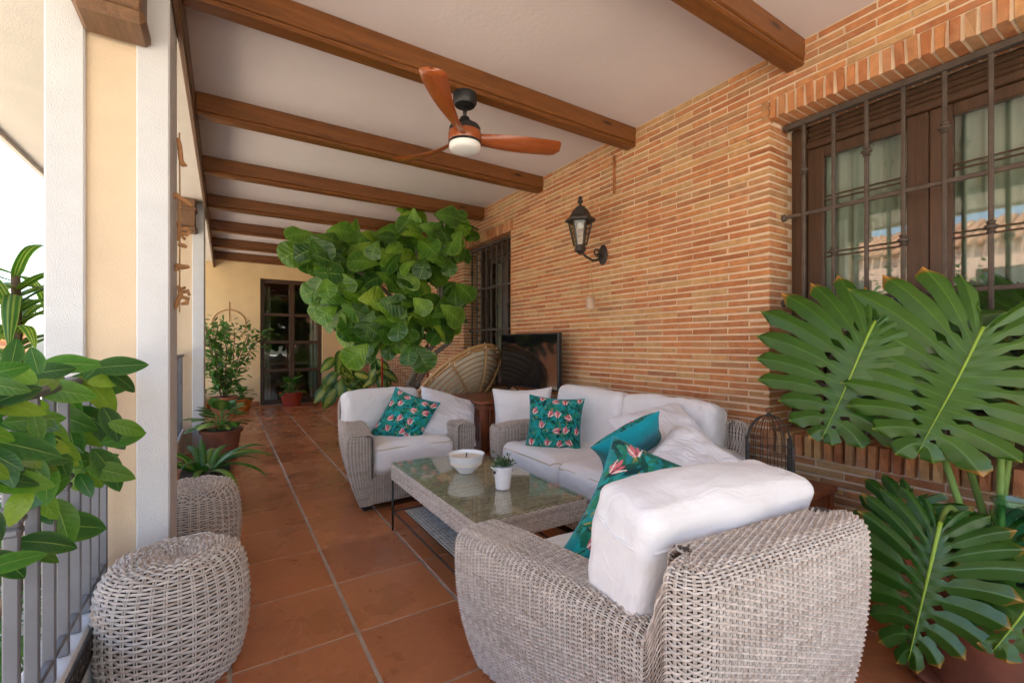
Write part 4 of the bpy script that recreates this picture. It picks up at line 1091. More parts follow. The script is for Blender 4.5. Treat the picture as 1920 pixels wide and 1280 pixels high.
mleaf(jE, tE, to_cam(1900, 640) + V3((0, 0, .5)), .55, .38, 25, droop=.3, curl=.3, nl=9)
jF, tF = atD(1975, 1080, 1.30), atD(1885, 1160, 1.24)
mleaf(jF, tF, to_cam(1900, 1100) + V3((-.1, 0, .7)), .30, .20, 33, droop=.3, curl=.3, nl=7, brown=.95)
mleaf(atD(1712, 640, 2.16), atD(1640, 800, 2.08), to_cam(1660, 720) + V3((.1, 0, .3)), .42, .30, 44, droop=.4, curl=.3, nl=10, brown=.6, green=(.017, .066, .009))
mleaf(atD(1868, 985, 1.62), atD(1905, 1120, 1.56), to_cam(1880, 1040) + V3((.1, 0, .4)), .30, .20, 46, droop=.5, curl=.4, nl=9, brown=.7, bk=.6)
pm = MB()
for j, nrm, tdir in petioles:
    b = V3((RNG.uniform(-.07, .07), RNG.uniform(-.07, .07), .36)); e = j - MPOT
    mid = e - nrm * .16 - tdir * .22; p = [b * (1 - t) ** 2 + mid * 2 * t * (1 - t) + e * t * t for t in np.linspace(0, 1, 12)]
    pm.tube(p, [.013 - .006 * i / 11 for i in range(12)], 7).build('petiole', MAT['stem'], mon, True); pm = MB()
mp = thing('plant_pot', 'big dark terracotta pot on a saucer under the monstera', 'plant pot', MPOT)
pot_mesh(MB(), .18, .24, .38).build('pot', MAT['terracotta_dark'], mp, 40)
MB().lathe([(.001, 0), (.24, 0), (.27, .04), (.25, .04), (.22, .012), (.001, .012)], 32).build('saucer', MAT['terracotta_dark'], mp, 40)
MB().lathe([(.001, .352), (.21, .352), (.21, .358), (.001, .365)], 24).build('soil', MAT['soil'], mp)
jar = thing('glass_vase', 'clear greenish glass vase standing in the pot of the monstera', 'vase', (2.30, .34, .36))
MB().lathe([(.001, 0), (.07, 0), (.08, .02), (.095, .22), (.09, .25), (.10, .27), (.095, .27), (.085, .25), (.09, .22), (.075, .026), (.001, .012)], 32).build('vase_glass', MAT['bottle'], jar, 50)

# climbing plant on the railing
vine = thing('climbing_plant', 'climbing plant with glossy oval leaves spilling over the near railing', 'plant', (-.39, 1.75, .28))
VO = V3((-.39, 1.75, .28))
vcol = lambda dk, vn: (lambda s, t: lerp3(dk, vn, .25 * max(0, (abs(t) - .9) / .1)))
vme = []
for k, dk in enumerate(((.030, .120, .016), (.045, .165, .016), (.085, .21, .018), (.022, .09, .016), (.17, .28, .025))):
    vme.append(bmesh_leaf('leaf', MAT['leaf'], 1.0, .47, ovate, 14, 8, .10, .35 + .15 * k, .02, 2, vcol(dk, (.16, .30, .06)), k, .10))
rv = random.Random(5)
vl = [(62, 672, 60, 110), (125, 672, 80, 12), (152, 668, 72, 34), (222, 678, 80, 14), (236, 700, 60, -4), (190, 735, 92, -38), (150, 706, 62, 28), (108, 722, 92, 4), (60, 752, 130, -2), (58, 786, 150, 12), (18, 806, 120, 14), (130, 776, 92, -12), (180, 776, 86, -14), (232, 790, 62, 6), (226, 816, 70, 22),
      (62, 872, 108, -58), (176, 862, 92, -18), (128, 856, 60, -82), (92, 926, 92, -140), (138, 976, 118, 4), (66, 1014, 62, 30), (110, 870, 70, -70), (30, 700, 70, 150), (20, 730, 80, 40), (95, 705, 60, 60), (200, 705, 60, 20), (150, 815, 60, 80), (100, 805, 80, -30), (40, 840, 90, -40), (15, 880, 70, -70), (80, 960, 60, -50), (160, 910, 50, -60), (45, 940, 70, -110),
      (30, 660, 60, 70), (8, 690, 70, 20), (80, 690, 70, 20), (175, 690, 50, 50), (60, 820, 100, 10), (130, 735, 70, -20), (25, 770, 110, -10)]
for i in range(16): vl.append((rv.uniform(-20, 110), rv.uniform(840, 1050), rv.uniform(60, 100), rv.uniform(-110, 40)))
for i in range(34): vl.append((rv.uniform(-20, 215), rv.uniform(680, 890), rv.uniform(55, 95), rv.uniform(-90, 60)))
for (cx, cy, lp, an) in vl:
    d = min(1.38, .39 / abs(ray(cx, 800).x) - .03) + rv.uniform(-.09, .04); a = math.radians(an)
    c = atD(cx, cy, d); ax = V3((C_, -S_, 0)) * math.cos(a) + V3((0, 0, 1)) * math.sin(a) + V3((0, -1, 0)) * rv.uniform(-.35, .25)
    Lm = lp / F * d * 1.06; nn = -ray(cx, cy).normalized() * rv.uniform(.8, 1.4) + V3((rv.uniform(-.3, .5), rv.uniform(-.4, .2), rv.uniform(.3, .9)))
    if abs(nn.normalized().dot(ax.normalized())) > .85: nn += V3((0, -.5, .8))
    o = ob('leaf', vme[rv.choices(range(5), (3, 4, 3.5, 2, 2.2))[0]], vine)
    o.matrix_local = Matrix.Translation(-VO) @ frame_mat(c - ax.normalized() * Lm * .5, nn, ax) @ Matrix.Scale(Lm, 4)
vs = MB()
for k in range(8):
    p = [V3((rv.uniform(-.05, -.02), rv.uniform(-.5, .25), rv.uniform(.20, .40)))]; dy = rv.uniform(-.03, .03)
    for q in range(5): p.append(p[-1] + V3((rv.uniform(-.006, .014), dy + rv.uniform(-.012, .012), rv.uniform(.05, .08))))
    vs.tube(p, [.004, .004, .0035, .003, .003, .002], 6)
tw = [atD(-5, 1045, 1.0), atD(35, 1000, 1.02), atD(38, 930, 1.05), atD(30, 880, 1.1)]
vs.tube([p - VO for p in tw], .008, 6)
vs.build('stem', MAT['stem_brown'], vine, True)

# small plant greenery on the table
sp = [(V3((rv.gauss(0, .022), rv.gauss(0, .022), .112 + abs(rv.gauss(0, .022)))), (rv.gauss(0, 1), rv.gauss(0, 1), abs(rv.gauss(.4, .8)))) for k in range(260)]
cloud('foliage', '', sp, .022, .012, ovate, lambda s, t: lerp3((.06, .17, .05), (.28, .40, .22), s * .8), MAT['leaf_soft'], pt, .3, .3, 3, 3, 2)

# plants along the left side
def potted(name, label, loc, pot, mat, crown):
    t = thing(name, label, 'plant', loc); pot_mesh(MB(), *pot).build('pot', mat, t, 40)
    MB().lathe([(.001, pot[2] - .018), (pot[1] * .9, pot[2] - .018), (.001, pot[2] - .006)], 20).build('soil', MAT['soil'], t)
    crown(t); return t
def strap_plant(n, L, W, z, cols, spread=1.0, mat='leaf_plain', seed=0, droop=1.3, prof=strap, r0=.05, up=1.0):
    def f(t):
        rg = random.Random(seed); mes = [bmesh_leaf('leaf', MAT[mat], L, W, prof, 14, 4, .35, droop + .3 * k, 0, 2, cols[k % len(cols)], k) for k in range(3)]
        for k in range(n):
            a = 6.283 * k / n * 2.4 + rg.uniform(-.3, .3); tilt = rg.uniform(.35, 1.15) * spread
            d = V3((math.cos(a) * math.sin(tilt), math.sin(a) * math.sin(tilt), math.cos(tilt) * up)); nn = V3((-math.cos(a) * math.cos(tilt), -math.sin(a) * math.cos(tilt), math.sin(tilt)))
            o = ob('leaf', mes[k % 3], t); s = rg.uniform(.7, 1.1); o.matrix_local = frame_mat((r0 * math.cos(a), r0 * math.sin(a), z + rg.uniform(0, .03)), nn, d) @ Matrix.Scale(s, 4)
    return f
gcol = lambda a, b: (lambda s, t: lerp3(a, b, max(0, 1 - abs(t) * 3)))
clv = thing('strap_leaf_plant', 'strap leaved plant in a square terracotta planter behind the second pouf', 'plant', (-.12, 3.82, 0))
MB().box((-.15, -.24, 0), (.16, .24, .24), .012).build('pot', MAT['terracotta'], clv); MB().box((-.165, -.255, .2401), (.175, .255, .275), .01).build('rim', MAT['terracotta'], clv); MB().box((-.14, -.22, .2752), (.15, .22, .28)).build('soil', MAT['soil'], clv)
strap_plant(24, .42, .055, .27, [gcol((.03, .11, .018), (.06, .18, .03)), gcol((.05, .16, .02), (.1, .24, .04)), gcol((.13, .24, .03), (.2, .33, .05))], .95, seed=4)(clv)
def broad(n, L, W, z, cols, seed=0, rad=.12, hgt=.2, mat='leaf_plain', prof=ovate, droop=.9):
    def f(t):
        rg = random.Random(seed); mes = [bmesh_leaf('leaf', MAT[mat], L, W, prof, 10, 6, .15, droop, .03, 2, cols[k % len(cols)], k, .05) for k in range(3)]
        st = MB()
        for k in range(n):
            a = 2.4 * k + rg.uniform(-.4, .4); q = (k + .5) / n; zz = z + hgt * (1 - q ** 1.5) + rg.uniform(-.02, .02); rr = rad * math.sqrt(q)
            tilt = .5 + 1.1 * q + rg.uniform(-.2, .2)
            d = V3((math.cos(a) * math.sin(tilt), math.sin(a) * math.sin(tilt), math.cos(tilt))); nn = V3((-math.cos(a) * math.cos(tilt), -math.sin(a) * math.cos(tilt), math.sin(tilt)))
            p = V3((rr * math.cos(a), rr * math.sin(a), zz)); o = ob('leaf', mes[k % 3], t); o.matrix_local = frame_mat(p, nn, d) @ Matrix.Scale(rg.uniform(.7, 1.15), 4)
            st.tube([(0, 0, z - .06), (rr * .4 * math.cos(a), rr * .4 * math.sin(a), zz - .05), p], .004, 5)
        st.build('stem', MAT['stem'], t, True)
    return f
def var_col(g, y): return lambda s, t: lerp3(y, g, min(1, max(0, (abs(t) - .30) * 3 + .25 * math.sin(s * 23 + t * 9))))
t = potted('broad_leaf_plant', 'leafy plant in a weathered dark terracotta pot by the left railing', (-.03, 5.48, 0), (.13, .185, .31), MAT['terracotta_dark'], broad(26, .20, .15, .33, [var_col((.03, .12, .018), (.09, .24, .03)), gcol((.035, .13, .018), (.09, .22, .04)), var_col((.05, .16, .02), (.30, .38, .10))], 6, .17, .17))
tl = atZ(415, 757, 0)
tall = potted('shrub', 'tall small leaved shrub in a terracotta pot against the far left wall', (-.02, 8.55, 0), (.15, .2, .34), MAT['terracotta'], lambda t: None)
rs = random.Random(9); stt = MB(); pd = []
for k in range(13):
    p = V3((rs.uniform(-.04, .04), rs.uniform(-.04, .04), .32)); a = rs.uniform(0, 6.28); lean = rs.uniform(.05, .42); pts = [p]
    for q in range(6):
        p = p + V3((math.cos(a) * lean * .22, math.sin(a) * lean * .2, .20 + rs.uniform(-.02, .02) - .05 * lean)); a += rs.uniform(-.4, .4); lean += .05
        if p.z > 1.62: break
        pts.append(p)
        for e in range(13): pd.append((p + V3((rs.gauss(0, .075), rs.gauss(0, .075), rs.gauss(0, .07))), (math.cos(a) + rs.gauss(0, .6), math.sin(a) + rs.gauss(0, .6), rs.gauss(.35, .4))))
    stt.tube(pts, .007, 6)
stt.build('stem', MAT['stem_brown'], tall, True)
cloud('crown', '', pd, .125, .055, ovate, gcol((.05, .14, .022), (.10, .23, .045)), MAT['leaf_plain'], tall, .4, .4, 5, 5, 4)
op = atZ(453, 772, 0)
potted('succulent_plant', 'low green plant in a round orange bowl pot near the far door', (op.x, op.y + .15, 0), (.12, .185, .22), MAT['orange_pot'], broad(34, .14, .085, .23, [gcol((.03, .14, .02), (.07, .2, .04)), gcol((.05, .18, .02), (.09, .24, .04))], 16, .15, .14))
rp = atZ(548, 762, 0)
potted('leafy_plant', 'small leafy plant in a red plastic pot before the far glazed door', (rp.x, rp.y + .16, 0), (.15, .20, .26), MAT['red_pot'], broad(36, .19, .075, .26, [gcol((.04, .16, .02), (.09, .24, .04)), gcol((.05, .2, .02), (.1, .28, .04))], 17, .16, .22, prof=lance))
# variegated dieffenbachia by the far wall
def blob_plant(name, label, px, py, d, rx, ry, n, L, W, cols, seed, pot):
    base = atD(px, py, d); base.z = 0
    def crown(t):
        rg = random.Random(seed); mes = [bmesh_leaf('leaf', MAT['leaf_plain'], L, W, lance, 12, 8, .12, 1.0 + .3 * k, .03, 2, cols[k % len(cols)], k, .05) for k in range(3)]; st = MB()
        for k in range(n):
            a = rg.random() * 6.28; q = math.sqrt(rg.random()); p = atD(px + rx * q * math.cos(a), py + ry * q * math.sin(a), d + rg.uniform(-.28, .2))
            tip = V3((math.cos(a) * .8, rg.uniform(-.5, .1), -.75 + .5 * rg.random() - .3 * math.sin(a))); nn = -ray(px, py).normalized() * rg.uniform(.6, 1.2) + V3((rg.uniform(-.4, .4), 0, rg.uniform(.1, .8)))
            o = ob('leaf', mes[k % 3], t); o.matrix_local = Matrix.Translation(-base) @ frame_mat(p - tip.normalized() * L * .35, nn, tip) @ Matrix.Scale(rg.uniform(.7, 1.1), 4)
            if k % 3 == 0: st.tube([(0, 0, pot[2] - .02), (p - base) * .5 + V3((0, 0, .12)), p - base], .008, 6)
        st.build('stem', MAT['stem'], t, True)
    return potted(name, label, base, pot, MAT['terracotta'], crown)
blob_plant('dieffenbachia', 'variegated yellow and green leaved plant in a pot left of the fig tree', 640, 708, 7.6, 40, 38, 44, .40, .20, [var_col((.04, .16, .02), (.42, .50, .10)), var_col((.04, .15, .02), (.33, .44, .08)), var_col((.05, .18, .02), (.48, .55, .14))], 18, (.16, .21, .30))
blob_plant('dumb_cane', 'smaller variegated plant in a pot right beside the brick pier', 712, 700, 6.9, 22, 24, 12, .34, .15, [var_col((.035, .14, .02), (.40, .48, .10)), gcol((.03, .12, .02), (.08, .2, .03))], 19, (.13, .17, .32))
# striped dracaena outside the railing
dc = atD(25, 640, 2.5); dc.z = -.42
drac = thing('dracaena', 'tall yellow and green striped leaf plant outside beyond the railing', 'plant', dc)
MB().tube([(0, 0, 0), (.03, 0, .8), (0, .03, 2.0)], [.03, .025, .02], 8).build('stem', MAT['stem_brown'], drac, True)
stripe = lambda s, t: (.42, .47, .10) if (abs(t) > .72 or .12 < abs(t) < .3) else (.06, .18, .02)
dm = [bmesh_leaf('leaf', MAT['leaf_soft'], .62, .07, strap, 16, 10, .25, 1.2 + .4 * k, .02, 2, stripe, k) for k in range(3)]
for k in range(34):
    a = 2.4 * k; tilt = RNG.uniform(.3, 1.5); zz = 1.50 + .5 * (k / 34)
    d = V3((math.cos(a) * math.sin(tilt), math.sin(a) * math.sin(tilt), math.cos(tilt))); nn = V3((-math.cos(a) * math.cos(tilt), -math.sin(a) * math.cos(tilt), math.sin(tilt)))
    o = ob('leaf', dm[k % 3], drac); o.matrix_local = frame_mat((0, .02, zz), nn, d) @ Matrix.Scale(RNG.uniform(.7, 1.1), 4)
# garden shrubs below the railing
def shrub(label, loc, r, n, L, cols, seed, flowers=0):
    t = thing('garden_shrub', label, 'shrub', loc); rg = random.Random(seed); pd = []
    for k in range(n):
        v = V3((rg.gauss(0, 1), rg.gauss(0, 1), rg.gauss(0, 1))).normalized(); q = rg.random() ** .4
        pd.append((V3((v.x * r[0] * q, v.y * r[1] * q, r[2] + v.z * r[2] * q)), (v.x, v.y, v.z * .5 + .2)))
    cloud('foliage', '', pd, L, L * .5, ovate, gcol(*cols), MAT['leaf_soft'], t, .5, .5, seed, 4, 2)
    sm = MB()
    for k in range(7): sm.tube([(0, 0, 0), (rg.uniform(-.5, .5) * r[0], rg.uniform(-.5, .5) * r[1], r[2] * 1.3)], .008, 5)
    sm.build('stem', MAT['stem_brown'], t)
    for k in range(flowers):
        p = rg.choice(pd)[0]; MB().ball(p, .022, 6, .7).build('flower', MAT['redflower'], t, True)
shrub('low red flowered shrub in the garden under the railing', (-.78, 1.9, -.42), (.26, .5, .42), 700, .06, ((.04, .14, .02), (.1, .24, .04)), 41, 8)
shrub('green garden shrub beside the nearest column, outside the railing', (-.85, 2.9, -.42), (.3, .5, .5), 700, .07, ((.05, .16, .02), (.12, .26, .05)), 42)
shrub('rounded garden bush farther along outside the railing', (-1.1, 4.4, -.42), (.4, .7, .55), 700, .08, ((.04, .13, .02), (.1, .22, .04)), 43)

# ------------------------------------------------------------------ television on a slatted cabinet
CX0, CX1, CY0, CY1, CZ = 1.83, 2.52, 3.36, 3.98, .69
cb = thing('slatted_cabinet', 'reddish wooden cabinet with slatted sides under the television', 'cabinet', (0, 0, 0))
part('top', MAT['red_wood'], cb, (CX0 - .02, CY0 - .02, CZ - .03), (CX1 + .02, CY1 + .02, CZ), .005)
for x in (CX0, CX1 - .045):
    for y in (CY0, CY1 - .045): part('post', MAT['red_wood'], cb, (x, y, 0), (x + .045, y + .045, CZ - .0305), .004)
for z in (.30, CZ - .08): 
    part('rail', MAT['red_wood'], cb, (CX0 + .046, CY0 + .008, z), (CX1 - .046, CY0 + .036, z + .04), .003)
    part('rail', MAT['red_wood'], cb, (CX0 + .008, CY0 + .046, z), (CX0 + .036, CY1 - .046, z + .04), .003)
n = 16
for k in range(n):
    x = CX0 + .06 + (CX1 - CX0 - .12) * k / (n - 1); part('slat', MAT['red_wood'], cb, (x - .011, CY0 + .014, .341), (x + .011, CY0 + .030, CZ - .081), .002)
    y = CY0 + .06 + (CY1 - CY0 - .12) * k / (n - 1); part('slat', MAT['red_wood'], cb, (CX0 + .014, y - .011, .341), (CX0 + .030, y + .011, CZ - .081), .002)
part('shelf', MAT['red_wood'], cb, (CX0 + .01, CY0 + .01, .27), (CX1 - .01, CY1 - .01, .2995), .003)
tv = thing('television', 'black flat screen television standing in front of the brick wall', 'television', (2.40, 3.51, CZ))
part('panel', MAT['black'], tv, (0, -.475, .075), (.045, .475, .585), .006)
part('screen', MAT['screen'], tv, (-.002, -.462, .09), (-.0002, .462, .572), 0)
for s in (-1, 1): MB().tube([(-.10, s * .22 + .05, .006), (.02, s * .24 + .03, .08), (.10, s * .22 + .05, .006)], .007, 6).build('foot', MAT['black'], tv, True)
MB().tube([(.03, -.40, .30), (.04, -.45, .10), (.05, -.47, .02), (.06, -.49, .10), (.09, -.50, .02)], .004, 6).build('cable', MAT['enamel'], tv, True)

# rattan bowl chair behind the cabinet
pc_ = thing('rattan_chair', 'round rattan bowl chair tilted behind the television', 'chair', (2.16, 4.50, 0))
RM = frame_mat((0, 0, .72), (-.30, .62, .62), (.55, -.1, .8)); RR = .60
def rp3(a, r): return RM @ V3((r * RR * math.cos(a), r * RR * math.sin(a), -.26 * (1 - r * r)))
for r_, w in ((1.0, .019), (.955, .017)):
    MB().tube([rp3(2 * math.pi * k / 48, r_) for k in range(48)], w, 8, closed=True).build('rim', MAT['rattan'], pc_, True)
for k in range(11):
    r_ = .12 + .075 * k; MB().tube([rp3(2 * math.pi * q / 40, r_) for q in range(40)], .0085, 6, closed=True).build('ring', MAT['rattan'], pc_, True)
for k in range(8):
    a = math.pi / 4 * k + .2; MB().tube([rp3(a, .06 + .94 * q / 10) + RM.to_3x3() @ V3((0, 0, -.018)) for q in range(11)], .012, 7).build('rib', MAT['rattan'], pc_, True)
for k in range(16):
    a = math.pi / 8 * k + .2
    MB().tube([rp3(a + .05 * math.cos(t), .975 + .035 * math.sin(t)) + RM.to_3x3() @ V3((0, 0, .03 * math.sin(2 * t))) for t in np.linspace(0, 6.28, 14)], .0055, 5, closed=True).build('binding', MAT['canvas'], pc_, True)
cu = MB(); cu_pr = [(max(.002, RR * .93 * i / 12), -.215 * (1 - (i / 12) ** 2) ) for i in range(13)] + [(RR * .90, .04), (RR * .5, -.05), (.002, -.09)]
cu.lathe(cu_pr, 40, M=RM).build('cushion_pad', MAT['canvas'], pc_, True)
MB().tube([(.30 * math.cos(a), .30 * math.sin(a), .02) for a in np.linspace(0, 6.1, 30)], .017, 8, closed=True).build('base_ring', MAT['rattan'], pc_, True)
for k in range(6):
    a = k * 1.047; MB().tube([(.30 * math.cos(a), .30 * math.sin(a), .02), (.2 * math.cos(a + .3), .2 * math.sin(a + .3), .36)], .014, 7).build('base_strut', MAT['rattan'], pc_, True)
MB().tube([(.2 * math.cos(a), .2 * math.sin(a), .36) for a in np.linspace(0, 6.1, 24)], .016, 8, closed=True).build('base_ring', MAT['rattan'], pc_, True)

# ceiling fan
fp = V3((1.2, 2.405, 0))
fan = thing('ceiling_fan', 'ceiling fan with three reddish wooden blades and a round white light', 'ceiling fan', fp)
MB().lathe([(.001, 2.654), (.068, 2.654), (.070, 2.648), (.070, 2.600), (.060, 2.585), (.02, 2.578), (.001, 2.578)], 32).build('canopy', MAT['black'], fan, 40)
MB().tube([(0, 0, 2.58), (0, 0, 2.50)], .0115, 12).build('down_rod', MAT['black'], fan, True)
MB().lathe([(.001, 2.515), (.026, 2.515), (.03, 2.50), (.045, 2.488), (.05, 2.47), (.085, 2.462), (.093, 2.450), (.093, 2.425), (.001, 2.425)], 32).build('motor', MAT['black'], fan, 40)
MB().lathe([(.001, 2.4245), (.096, 2.4245), (.098, 2.415), (.098, 2.375), (.094, 2.368), (.001, 2.368)], 32).build('hub', MAT['fan_wood'], fan, 40)
MB().lathe([(.001, 2.3675), (.097, 2.3675), (.097, 2.355), (.001, 2.355)], 32).build('collar', MAT['black'], fan, 40)
MB().lathe([(.001, 2.318), (.07, 2.318), (.088, 2.324), (.093, 2.336), (.093, 2.3545), (.001, 2.3545)], 36).build('light', MAT['fanlight'], fan, 50)
bv = []; bq = []; nu_, nv_ = 22, 8
def blade_sec(s):
    w = .034 + .020 * math.sin(min(1, s * 1.5) * 1.57) + .022 * s; tw = -math.radians(32 * (1 - s) ** 1.3 + 12)
    end = 1.0 if s < .90 else max(.02, (1 - ((s - .90) / .10) ** 2.6)) ** .5
    return w * end, tw
for side in (0, 1):
    for i in range(nu_ + 1):
        s = math.sin(math.pi / 2 * i / nu_); w, tw = blade_sec(s); x = .085 + .545 * s; cy = -.030 * math.sin(s * 2.6) + .02 * s; zc = 2.396 + .03 * s - .012 * math.sin(s * 3)
        for j in range(nv_ + 1):
            t_ = 2 * j / nv_ - 1; th = .009 * math.sqrt(max(0, 1 - t_ ** 4)) * (1 if s < .97 else .6)
            yl = t_ * w; zl = (th if side == 0 else -th) + .012 * (t_ * t_ - .4)
            bv.append((x, cy + yl * math.cos(tw) - zl * math.sin(tw), zc + yl * math.sin(tw) + zl * math.cos(tw)))
m = nv_ + 1; half = (nu_ + 1) * m
for side in (0, 1):
    for i in range(nu_):
        for j in range(nv_):
            q = (side * half + i * m + j, side * half + (i + 1) * m + j, side * half + (i + 1) * m + j + 1, side * half + i * m + j + 1); bq.append(q if side == 0 else q[::-1])
for j in range(nv_): bq.append((nu_ * m + j, half + nu_ * m + j, half + nu_ * m + j + 1, nu_ * m + j + 1))
bme = nmesh('blade', bv, bq, MAT['fan_wood'])
for a in (-11, 109, 229): ob('blade', bme, fan, (0, 0, 0), (0, 0, math.radians(a)))

# wall lantern
lt = thing('wall_lantern', 'black iron lantern with four glass sides on the brick wall', 'lantern', (XW, 2.70, 1.90))
MB().lathe([(.002, -.012), (.05, -.012), (.054, 0), (.045, .008), (.02, .014), (.002, .016)], 20, M=Matrix.Translation((-.004, 0, 0)) @ Matrix.Rotation(-math.pi / 2, 4, 'Y') @ Matrix.Diagonal((1.55, .95, 1, 1))).build('back_plate', MAT['iron'], lt, 40)
MB().tube([(-.015, 0, .0), (-.06, 0, -.045), (-.12, 0, -.055), (-.19, 0, -.03), (-.235, 0, .0)], .010, 8).tube([(-.06, 0, .0 + .035 * math.sin(a) + .01) if False else (-.075 + .030 * math.cos(a) * (1 - a / 12), 0, .012 + .030 * math.sin(a) * (1 - a / 12)) for a in np.linspace(-1.5, 6, 22)], .007, 7).build('bracket', MAT['iron'], lt, True)
lx = -.245
MB().lathe([(.001, -.02), (.012, -.02), (.03, -.005), (.045, .004), (.048, .03), (.040, .036), (.046, .05)], 6, (lx, 0, 0)).build('cup', MAT['iron'], lt)
def hexp(r, z, k): a = math.pi / 3 * k + .26; return V3((lx + r * math.cos(a), r * math.sin(a), z))
for k in range(6):
    MB().tube([hexp(.048, .045, k), hexp(.092, .235, k)], .0065, 6).build('post', MAT['iron'], lt)
    a, b, c, d = hexp(.046, .048, k), hexp(.046, .048, k + 1), hexp(.089, .232, k + 1), hexp(.089, .232, k)
    MB().add([a, b, c, d, *[p + V3((0, 0, .0)) + (V3((lx, 0, p.z)) - p).normalized() * .003 for p in (a, b, c, d)]], [(0, 1, 2, 3), (7, 6, 5, 4), (0, 4, 5, 1), (1, 5, 6, 2), (2, 6, 7, 3), (3, 7, 4, 0)]).build('pane', MAT['lampglass'], lt)
MB().lathe([(.095, .228), (.118, .235), (.120, .25), (.108, .262), (.085, .275), (.066, .315), (.05, .335), (.042, .337), (.036, .352), (.012, .356), (.010, .375), (.022, .386), (.022, .40), (.012, .412), (.02, .42), (.012, .432), (.001, .436)], 6, (lx, 0, 0), M=Matrix.Translation((lx, 0, 0)) @ Matrix.Rotation(.26, 4, 'Z') @ Matrix.Translation((-lx, 0, 0))).build('roof', MAT['iron'], lt)
MB().ball((lx, 0, .205), .024, 10, 1.1).build('bulb', MAT['fanlight'], lt, True); MB().tube([(lx, 0, .228), (lx, 0, .25)], .014, 8).build('lamp_holder', MAT['iron'], lt)
hj = thing('hanging_pot', 'small clay pot hung on two strings below the wall lantern', 'pot', (XW - .14, 2.70, 1.45))
MB().lathe([(.001, 0), (.032, 0), (.036, .004), (.033, .05), (.030, .085), (.033, .09), (.033, .10), (.026, .10), (.024, .08), (.001, .02)], 20).build('pot', simple('pale_clay', (.45, .33, .24), .8, .2, 10), hj, 40)
MB().tube([(.033 * math.cos(a), .033 * math.sin(a), .092) for a in np.linspace(0, 6.0, 20)], .003, 5, closed=True).build('rope_band', MAT['rope'], hj)
for s in (-1, 1): MB().tube([(0, s * .034, .094), (0, s * .018, .25), (0, s * .004, .392)], .003, 5).build('string', MAT['rope'], hj)

# birdcage lantern on a side table
stb = thing('side_table', 'small dark wooden side table between the sofa and the near armchair', 'side table', (2.24, 1.135, 0))
part('table_top', MAT['red_wood'], stb, (-.20, -.16, .47), (.22, .16, .50), .005)
for sx in (-.17, .19):
    for sy in (-.13, .13): part('leg', MAT['red_wood'], stb, (sx - .02, sy - .02, 0), (sx + .02, sy + .02, .4695), .004)
part('apron', MAT['red_wood'], stb, (-.18, -.14, .40), (.20, .14, .4690), .003)
cg = thing('birdcage', 'black wire birdcage candle lantern with a domed top', 'birdcage', (2.225, 1.175, .501), .55)
hw = .092
part('base', MAT['iron'], cg, (-hw - .008, -hw - .008, 0), (hw + .008, hw + .008, .012), .003)
for sx in (-1, 1):
    for sy in (-1, 1): part('post', MAT['iron'], cg, (sx * hw - .007, sy * hw - .007, .0121), (sx * hw + .007, sy * hw + .007, .205), .002)
for z in (.155, .20):
    MB().tube([(-hw, -hw, z), (hw, -hw, z), (hw, hw, z), (-hw, hw, z)], .0035, 5, closed=True).build('band', MAT['iron'], cg)
for k in range(4):
    for j in range(1, 6):
        u = -hw + 2 * hw * j / 6; p = [(u, -hw), (hw, u), (u, hw), (-hw, u)][k]
        q = V3((p[0], p[1], .2)); pts = [q.lerp(V3((0, 0, .2)), t ** 1.6) + V3((0, 0, .128 * math.sin(t * math.pi / 2))) for t in np.linspace(0, .97, 9)]
        MB().tube([(p[0], p[1], .012), (p[0], p[1], .2)] if j % 2 == 1 else [(p[0], p[1], .05), (p[0] , p[1], .2)], .0018, 5).tube(pts, .002, 5).build('wire', MAT['iron'], cg)
    for j in (2, 4):
        u = -hw + 2 * hw * j / 6; f = lambda a, z: [(u + a, -hw, z), (hw, u + a, z), (u + a, hw, z), (-hw, u + a, z)][k]
        MB().tube([f(0, .02), f(.01, .035), f(0, .05), f(-.01, .035)], .0018, 4, closed=True).build('diamond', MAT['iron'], cg)
MB().lathe([(.001, .322), (.012, .324), (.014, .332), (.006, .338), (.001, .34)], 10).tube([(0, .012 * math.cos(a), .352 + .012 * math.sin(a)) for a in np.linspace(0, 6.0, 14)], .0022, 5, closed=True).build('finial', MAT['iron'], cg, True)
MB().lathe([(.001, .0125), (.025, .0125), (.025, .07), (.001, .07)], 16).build('candle', MAT['wax'], cg, 40)

# hanging wooden ornament on the nearest column
og = thing('hanging_ornament', 'string of carved wooden animals hanging beside the nearest column', 'ornament', (XCOL + .022, 2.44, 0))
def hz(py): return atY(340, py, 2.44).z
MB().tube([(0, 0, hz(250)), (.002, 0, hz(400)), (0, .002, hz(585))], .003, 5).build('cord', MAT['rope'], og)
def fig_piece(py, pts, r):
    z = hz(py); mb = MB()
    for ln in pts: mb.tube([(x * .05, y * .05 + .004 * (i % 2), z + q * .05) for i, (x, y, q) in enumerate(ln)], [r * .7] + [r] * (len(ln) - 2) + [r * .6], 7)
    mb.build('carving', MAT['carved'], og, True)
fig_piece(290, [[(-.1, 0, 1.4), (0, 0, .8), (.1, 0, -.4), (.25, 0, -1)], [(.1, 0, -.5), (.5, .1, -.9)]], .010)
fig_piece(375, [[(-.3, 0, .5), (.1, 0, .1), (.6, 0, -.2), (.9, 0, -.4)], [(-.3, 0, .5), (-.4, .1, .1)]], .011)
fig_piece(435, [[(-.1, 0, .9), (0, 0, 0), (-.1, 0, -.8)], [(0, 0, .2), (.5, .1, .4), (.7, .2, .1)], [(0, 0, 0), (.5, -.1, -.2), (.8, 0, .2)], [(0, 0, -.1), (.4, .1, -.6)]], .009)
fig_piece(460, [[(-.1, 0, .1), (.3, 0, 0), (.5, 0, -.1)]], .010)
